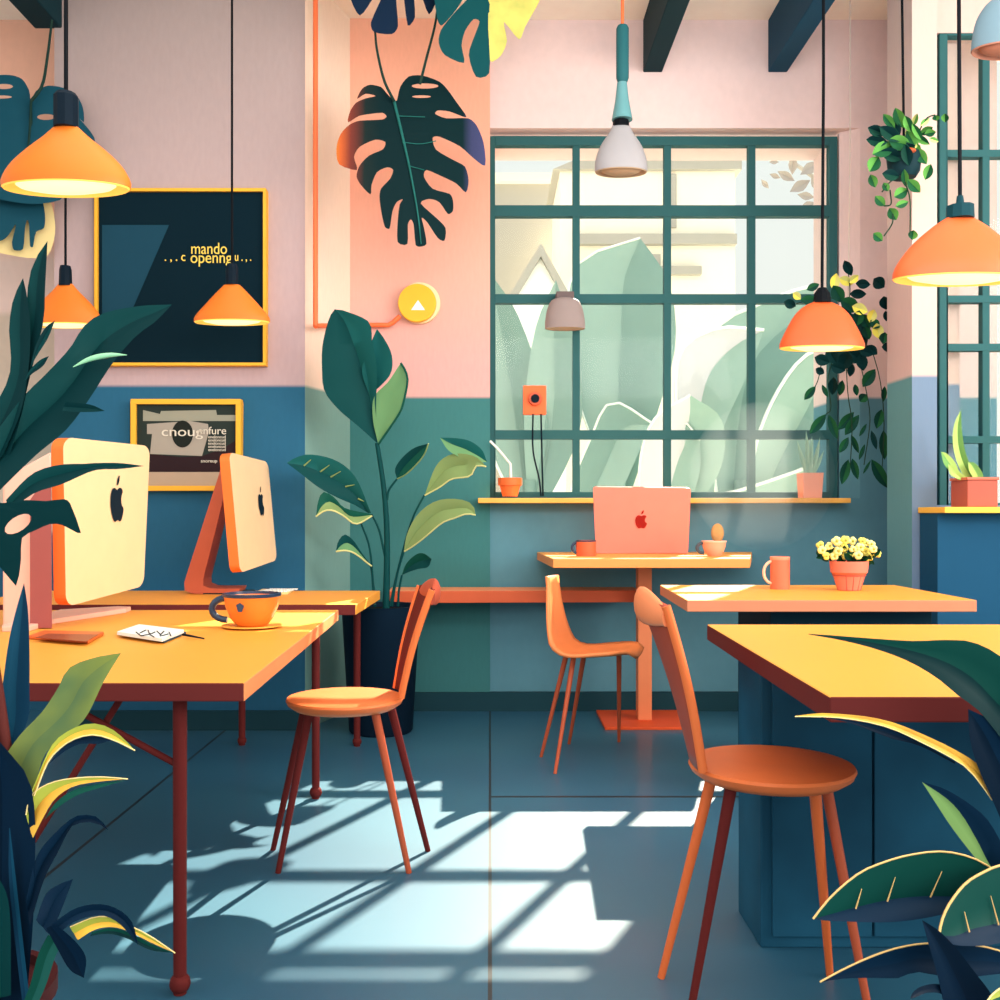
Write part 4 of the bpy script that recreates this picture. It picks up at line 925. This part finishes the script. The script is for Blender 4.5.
MB().tube(cr([P(1060, 1040, 1.4), P(1040, 900, 1.42), P(1030, 780, 1.42), P(1030, 680, 1.42)], 12), .014, 8).build('stem', R_d, pr_, smooth=60)
xq = P(1075, 0, 1.4).x
MB().tube([(xq-.02, 1.4, .2), P(1060, 1040, 1.4)], .014, 8).build('stem', R_d, pr_, smooth=60)
MB().lathe([(.001, 0), (.1, 0), (.135, .22), (.142, .22), (.142, .24), (.125, .24), (.12, .22), (.001, .22)], (xq-.02, 1.4, 0), 32).build('pot', mat('maroon_pot', (88, 42, 44), .5), pr_, smooth=40)

# ------------------------------------------------------------------ hanging plants on the right
def small_leaf(root, cx_, cy_, ln, wd, an, Y, ms, name='leaf'):
    ca, sa = math.cos(math.radians(an)), math.sin(math.radians(an)); h = ln/2
    t0 = (cx_-ca*h, cy_-sa*h); t1 = (cx_+ca*h, cy_+sa*h)
    k = .55
    u = [t0, (cx_-ca*h*k-sa*wd*.75, cy_-sa*h*k+ca*wd*.75), (cx_-sa*wd, cy_+ca*wd), (cx_+ca*h*k-sa*wd*.7, cy_+sa*h*k+ca*wd*.7), t1]
    l = [t0, (cx_-ca*h*k+sa*wd*.75, cy_-sa*h*k-ca*wd*.75), (cx_+sa*wd, cy_-ca*wd), (cx_+ca*h*k+sa*wd*.7, cy_+sa*h*k-ca*wd*.7), t1]
    return leaf(name, root, u, l, Y+random.uniform(-.05, .02), Y+random.uniform(-.02, .05), ms, .25, n=8)
H1 = mat('forest_leaf', (34, 96, 60), .5); H2 = mat('dark_forest_leaf', (22, 70, 58), .5); H3 = mat('fresh_leaf', (88, 150, 70), .5); H4 = mat('pale_yellow_leaf', (214, 216, 130), .5); H5 = mat('pine_leaf', (14, 54, 56), .5)
Yk = 4.0
hp_ = thing('hanging_plant', P(905, 168, Yk), 'leafy green plant in dark pot hanging from a cord before the pillar', 'plant', 'hanging plants')
zz = lambda py: EYE-(py-VY)*Yk/F
xh = P(904, 0, Yk).x
MB().lathe([(.001, zz(178)), (.045, zz(178)), (.06, zz(172)), (.068, zz(155)), (.06, zz(155)), (.001, zz(157))], (xh, Yk, 0), 24).build('pot', mat('dark_pot', (26, 58, 66), .5), hp_, smooth=40)
MB().tube([(P(900.5, 0, Yk).x, Yk, ZC), (xh, Yk, zz(150))], .0055, 8).build('cord', M_black, hp_, smooth=60)
MB().ball((xh-.01, Yk-.07, zz(157)), .018, 8, sx=1.6, sz=.6).build('flower', mat('rust_flower', (170, 74, 40), .5), hp_, smooth=60)
for (a, c, ln, wd, an, ms) in [
    (877,131,20,6,20,2),(877,141,22,6,8,2),(889,121,18,5,50,1),(899,118,22,6,70,1),(890,134,26,7,35,2),(908,124,18,5,70,3),(915,120,14,3,110,4),(917,132,20,4,60,3),(926,131,16,4,150,3),
    (900,143,24,8,15,1),(912,140,22,6,60,1),(922,140,18,4,30,3),(930,133,12,4,170,3),(934,140,10,3,20,4),(884,149,26,8,-25,1),(892,155,24,7,20,2),(874,164,18,7,120,3),(907,155,22,6,80,2),(921,156,20,6,55,1),(913,150,20,5,45,2),
    (928,172,17,5,110,3),(873,181,14,5,70,1),(891,175,18,6,10,2),(905,178,18,4,85,1),(914,186,18,6,45,1),(886,187,10,4,60,1),(901,193,16,6,-30,1),(880,201,14,5,45,1),(902,204,14,4,-20,1),(893,214,14,6,60,1),(878,237,12,5,40,1),(913,235,10,5,100,1),(936,118,6,4,80,1),(945,118,9,4,90,3),(925,122,12,3,-40,4),(918,148,10,3,70,4),(909,133,12,4,100,4),(896,128,16,5,60,2)]:
    small_leaf(hp_, a, c, ln, wd, an, Yk-.06, [[H1, H1], [H1, H3], [H2, H5], [H3, H1], [H4, H3]][ms])
for pts in [[(914,150),(920,130),(927,118),(935,115)], [(895,178),(888,184),(882,192)], [(890,190),(891,204),(884,206)], [(893,214),(892,224),(884,236)], [(905,182),(910,200),(910,235)]]:
    stem('vine', hp_, [(x, y, Yk-.05) for x, y in pts], .7, mat('vine_green', (44, 72, 54), .6))
Yv = 4.75
tp = thing('trailing_plant', P(850, 345, Yv), 'trailing plant with yellow-green top and dark hanging leaves at right end of window', 'plant', 'hanging plants')
zz = lambda py: EYE-(py-VY)*Yv/F; xv = P(848, 0, Yv).x
MB().lathe([(.001, zz(362)), (.07, zz(362)), (.09, zz(340)), (.098, zz(318)), (.085, zz(318)), (.001, zz(322))], (xv, Yv, 0), 24).build('pot', mat('dark_green_pot', (24, 60, 60), .5), tp, smooth=40)
MB().tube([(xv, Yv, zz(318)), (xv+.01, Yv, (ZC+zz(318))/2), (xv+.01, Yv, ZC)], .003, 6).build('cord', mat('pale_cord', (206, 190, 180), .6), tp)
TL = [(848,268,17,5,65,2),(813,287,14,4,-25,1),(809,300,17,5,0,1),(790,304,13,5,20,2),(863,284,15,5,5,2),(858,294,17,5,0,2),(879,283,14,7,40,2),(885,303,14,6,80,2),(886,316,11,3,85,2),(835,282,18,5,100,4),(846,281,16,5,20,4),(854,279,12,4,-40,4),(838,294,20,7,60,1),(850,305,22,8,30,1),(860,309,17,6,20,4),(872,316,14,5,110,4),(878,331,16,6,80,4),(866,322,16,6,60,1),(858,318,16,6,100,1),(875,324,12,5,40,1),(797,296,10,4,40,4),(818,297,10,4,-10,4),(845,318,22,8,70,2),(867,333,14,5,70,1),(884,338,12,5,100,1),
      (888,347,13,5,0,2),(899,358,15,3,85,2),(822,360,16,6,20,2),(832,356,18,7,60,2),(845,361,20,8,110,2),(855,356,20,7,40,2),(862,362,18,6,80,2),(838,368,16,6,20,2),(851,370,14,4,100,2),(820,371,10,4,30,2),(866,352,16,5,20,2),(872,350,14,5,40,2),
      (869,378,22,6,-55,1),(833,386,18,5,95,2),(810,393,18,4,-50,1),(825,391,14,2.5,65,1),(841,388,16,4,100,1),(856,390,12,3,80,1),(863,398,10,5,130,1),(884,394,16,3,95,1),
      (818,424,26,5,-50,1),(833,427,26,4.5,70,1),(846,421,24,5,-48,1),(852,425,25,5,-55,1),(863,430,15,2,-60,1),(879,419,20,5,105,1),(874,440,20,3,75,2),(844,445,18,4,-60,1),(855,444,20,3,68,1),(862,452,17,2.2,-70,1),(884,445,30,5,88,1),(845,472,26,5,105,1),(855,469,22,4,75,1),(867,467,16,1.5,-60,1),(880,474,34,6,60,1)]
for (a, c, ln, wd, an, ms) in TL:
    small_leaf(tp, a, c, ln, wd, an, Yv-.12, [[H1, H1], [H2, H1], [H5, H5], [H3, H1], [mat('lemon_leaf', (236, 226, 96), .5), H4]][ms])
for pts in [[(832,362),(828,380),(831,408),(826,414)], [(846,362),(848,395),(852,425),(850,470)], [(860,362),(866,390),(870,420),(864,465)], [(872,350),(880,380),(884,420),(882,470)], [(822,360),(818,380),(812,392)], [(838,300),(820,296),(796,304)], [(848,310),(850,290),(848,270)], [(868,320),(884,345),(898,356)]]:
    stem('vine', tp, [(x, y, Yv-.1) for x, y in pts], .5, MATS['vine_green'])

# ------------------------------------------------------------------ sill pots, right sill, flowers
M_pot_o = mat('orange_pot', (242, 112, 56), .5)
def lpot(root, px, py0, py1, Y, r0, r1, m, lip=True, n=24):
    z = lambda p: EYE-(p-VY)*Y/F; x = P(px, 0, Y).x
    pr = [(.0005, z(py1)), (r1*Y/F, z(py1))]
    if lip: pr += [((r0*.86)*Y/F, z(py0+(py1-py0)*.42)), (r0*Y/F, z(py0+(py1-py0)*.40))]
    pr += [(r0*Y/F, z(py0)), (r0*.88*Y/F, z(py0)), (r0*.85*Y/F, z(py0+2)), (.0005, z(py0+2))]
    return MB().lathe(pr, (x, Y, 0), n).build('pot', m, root, smooth=35)
sp = thing('potted_twig', P(510, 496, 5.085), 'small orange pot with bare white twig on left end of the ledge', 'plant')
lpot(sp, 510, 478, 496.3, 5.085, 12, 7.5, M_pot_o)
MB().tube([P(511, 480, 5.085), P(510.5, 464, 5.085), P(498, 449, 5.085), P(490, 441, 5.085)], .006, 6).build('twig', M_white, sp)
sg = thing('potted_grass', P(810, 496, 5.085), 'small pink pot with thin pale grass on right end of the ledge', 'plant')
a, b_ = P(800, 473, 5.085), P(821, 496.3, 5.085)
MB().hexa([(a.x+.006, 5.05, 1.0855), (b_.x-.006, 5.05, 1.0855), (b_.x-.006, 5.14, 1.0855), (a.x+.006, 5.14, 1.0855)], [(a.x, 5.04, a.z), (b_.x, 5.04, a.z), (b_.x, 5.15, a.z), (a.x, 5.15, a.z)]).build('pot', mat('pink_pot', (248, 170, 144), .5), sg, bevel=.003)
M_gr = mat('pale_grass', (150, 190, 168), .6)
for (tx, ty, bx, w) in [(797,440,806,2.2),(806,430,809,2.5),(812,436,810,2.2),(820,437,813,2.4),(802,452,807,2),(824,450,814,2)]:
    leaf('blade', sg, [(tx,ty),((tx+bx)/2-w,(ty+474)/2),(bx-w*.6,474)], [(tx,ty),((tx+bx)/2+w,(ty+474)/2),(bx+w*.6,474)], 5.1, 5.085, [M_gr, M_gr], .1, n=7)
# right sill and cabinet
cb = thing('sill_cabinet', (2.4, 4.2, 0), 'deep blue cabinet with yellow top under the side window', 'cabinet')
MB().box(1.853, 3.5, 4.14, 4.31, 0, 1.008).build('body', mat('royal_blue_cabinet', (34, 90, 126), .6), cb)
MB().box(1.846, 3.5, 4.06, 4.315, 1.008, 1.033).build('top', mat('yellow_sill_top', (248, 190, 70), .5), cb, bevel=.003)
pv = thing('planter_box', P(974, 506, 4.15), 'brown planter box with curved green leaves on the yellow cabinet top', 'planter')
a, b_ = P(967.5, 480, 4.12), P(998, 507, 4.12)
MB().box(a.x, b_.x, 4.12, 4.27, 1.0335, a.z).build('box', mat('terracotta_box', (178, 88, 72), .6), pv, bevel=.004)
MB().box(a.x-.004, b_.x+.004, 4.115, 4.275, a.z, a.z+.012).build('lip', mat('terracotta_lip', (206, 110, 88), .6), pv, bevel=.003)
GS = mat('snake_leaf', (110, 160, 86), .5); GS2 = mat('snake_leaf_light', (168, 196, 104), .5)
leaf('leaf', pv, [(961,409.5),(954,425),(953,445),(958,465),(966,480)], [(961,409.5),(962,430),(965,450),(971,466),(980,480)], 4.16, 4.19, [GS2, GS], .15)
leaf('leaf', pv, [(941,452),(946,453),(955,462),(962,480)], [(941,452),(944,464),(952,474),(958,480)], 4.15, 4.18, [GS2, GS], .15)
leaf('leaf', pv, [(968,462),(975,463),(982,472),(984,480)], [(968,462),(969,470),(972,476),(974,480)], 4.15, 4.18, [GS, GS2], .15)
leaf('leaf', pv, [(948,464),(956,468),(964,476),(968,480)], [(948,464),(950,474),(956,478),(960,480)], 4.14, 4.17, [GS2, GS2], .15)
# flower pot
fp = thing('flower_pot', P(849, 587, 3.7), 'terracotta pot of pale yellow flowers on the middle right table', 'flower pot')
zf = .72; Yf = 3.72; xf = P(849, 0, Yf).x
hh = EYE-(561-VY)*Yf/F-zf
MB().lathe([(.001, 0), (.038, 0), (.042, .002), (.058, hh*.55), (.060, hh*.56), (.066, hh*.62), (.070, hh), (.062, hh), (.06, hh*.9), (.001, hh*.9)], (xf, Yf, zf), 32).build('pot', mat('coral_terracotta', (226, 122, 100), .5), fp, smooth=35)
fl = MB()
for k in range(4):
    a = math.radians(-120+k*28); fl.tube([(xf+.042*math.cos(a), Yf+.042*math.sin(a), zf+.002), (xf+.068*math.cos(a), Yf+.068*math.sin(a), zf+hh*.95)], .0016, 5)
fl.lathe([(.0595, hh*.50), (.0605, hh*.54)], (xf, Yf, zf), 32).build('bands', mat('brick_band', (182, 80, 66), .6), fp)
FY = mat('pale_yellow_petals', (244, 236, 150), .6); FY2 = mat('yellow_petals', (240, 224, 104), .6); FC = mat('olive_centre', (176, 168, 70), .6)
rnd = random.Random(3)
for (a, c) in [(822,550),(829,546),(826,556),(836,541),(838,551),(845,540),(844,548),(846,556),(852,541),(853,549),(860,547),(858,555),(866,543),(865,551),(868,557),(873,549),(877,554),(834,556),(850,555),(841,545),(862,541),(871,544),(820,545),(831,550)]:
    p = P(a, c, Yf+rnd.uniform(-.07, .03)); r = rnd.uniform(3.4, 4.6)*Yf/F
    m = MB()
    for k in range(5):
        an = k*1.2566+rnd.random(); m.ball(p+Vector((math.cos(an)*r*.55, -r*.1, math.sin(an)*r*.5)), r*.62, 6, 0)
    m.ball(p+Vector((0, -r*.55, 0)), r*.4, 6, 1)
    m.build('flower', [rnd.choice([FY, FY, FY2]), FC], fp, smooth=60)
for k in range(34):
    a = rnd.uniform(819, 878); c = rnd.uniform(550, 562) if 828 < a < 870 else rnd.uniform(549, 558)
    small_leaf(fp, a, c, rnd.uniform(9, 13), rnd.uniform(2.4, 3.4), rnd.uniform(0, 180), Yf-.01, [H2, H1])
for k in range(8):
    a = 828+k*6; MB().tube([(xf+(k-3.5)*.008, Yf, zf+hh*.88), P(a, 552, Yf)], .0022, 5).build('stem', H1, fp)

# ------------------------------------------------------------------ sunlit haze in front of the window
hz = bpy.data.materials.new('sunlit_haze'); hz.use_nodes = True
nt = hz.node_tree; nt.nodes.remove(nt.nodes['Principled BSDF'])
vs_ = nd(nt, 'ShaderNodeVolumeScatter'); vs_.inputs['Density'].default_value = .65; vs_.inputs['Color'].default_value = (.86, .96, 1, 1)
nt.links.new(vs_.outputs[0], nt.nodes['Material Output'].inputs['Volume'])
hc = P(762, 476, 4.80)
ho = MB().ball((0, 0, 0), .35, 24, sx=1.0, sy=.5, sz=1.02).build('window_haze', hz, smooth=60)
ho.location = hc; ho['kind'] = 'stuff'; tag(ho, 'soft whitish sunlit haze before the lower right of the window', 'haze')
# ------------------------------------------------------------------ light
w = bpy.data.worlds.new('daylight'); scene.world = w; w.use_nodes = True
nt = w.node_tree; bg = nt.nodes['Background']
tcw = nd(nt, 'ShaderNodeTexCoord', -900); sw = nd(nt, 'ShaderNodeSeparateXYZ', -700); rw = nd(nt, 'ShaderNodeValToRGB', -500)
nt.links.new(tcw.outputs['Generated'], sw.inputs[0]); nt.links.new(sw.outputs[2], rw.inputs['Fac'])
rw.color_ramp.elements[0].color = (1.0, .97, .90, 1); rw.color_ramp.elements[1].color = (.88, .97, 1.0, 1)
nt.links.new(rw.outputs['Color'], bg.inputs['Color']); bg.inputs['Strength'].default_value = 1.02
def light(kind, name, loc, target, energy, color, **kw):
    l = bpy.data.lights.new(name, kind); l.energy = energy; l.color = color
    for k, v in kw.items(): setattr(l, k, v)
    o = bpy.data.objects.new(name, l); COL.objects.link(o); o.location = loc
    d = Vector(target)-Vector(loc); o.rotation_euler = d.to_track_quat('-Z', 'Y').to_euler()
    return o
SD = Vector((-.47, -1.0, -.87))
light('SUN', 'sun', -SD*10, (0, 0, 0), 20.0, (1.0, .86, .68), angle=math.radians(.6))
light('AREA', 'front_fill', (0, -1.6, 2.2), (0, 4, 1.2), 85, (1.0, .97, .92), shape='RECTANGLE', size=5.0, size_y=2.6)
light('AREA', 'side_daylight', (4.1, 1.3, 2.2), (-1, 3.2, 1.2), 190, (1.0, .92, .82), shape='RECTANGLE', size=2.4, size_y=2.2)
light('AREA', 'ceiling_fill', (0, 2.2, 3.45), (0, 2.2, 0), 60, (1.0, .98, .95), shape='RECTANGLE', size=4.0, size_y=2.4)  # unseen fill lamp added under the ceiling for ambient light

light('AREA', 'upper_wall_fill', (.9, 1.6, 2.3), (.9, 5.0, 3.6), 46, (1.0, .97, .96), shape='RECTANGLE', size=2.4, size_y=.6)  # unseen lamp added to brighten the upper back wall and ceiling
light('AREA', 'outdoor_fill', (1.5, 6.4, 7.5), (1.5, 13, 1.0), 150, (1.0, .99, .95), shape='RECTANGLE', size=6, size_y=3)  # unseen lamp added to whiten the buildings and plants outside
for o in scene.objects:
    if '_b' in o: del o['_b']
scene.view_settings.view_transform = 'Standard'; scene.view_settings.look = 'None'
scene.cycles.use_denoising = True
scene.cycles.max_bounces = 6; scene.cycles.diffuse_bounces = 3; scene.cycles.transparent_max_bounces = 12
scene.cycles.sample_clamp_indirect = 4
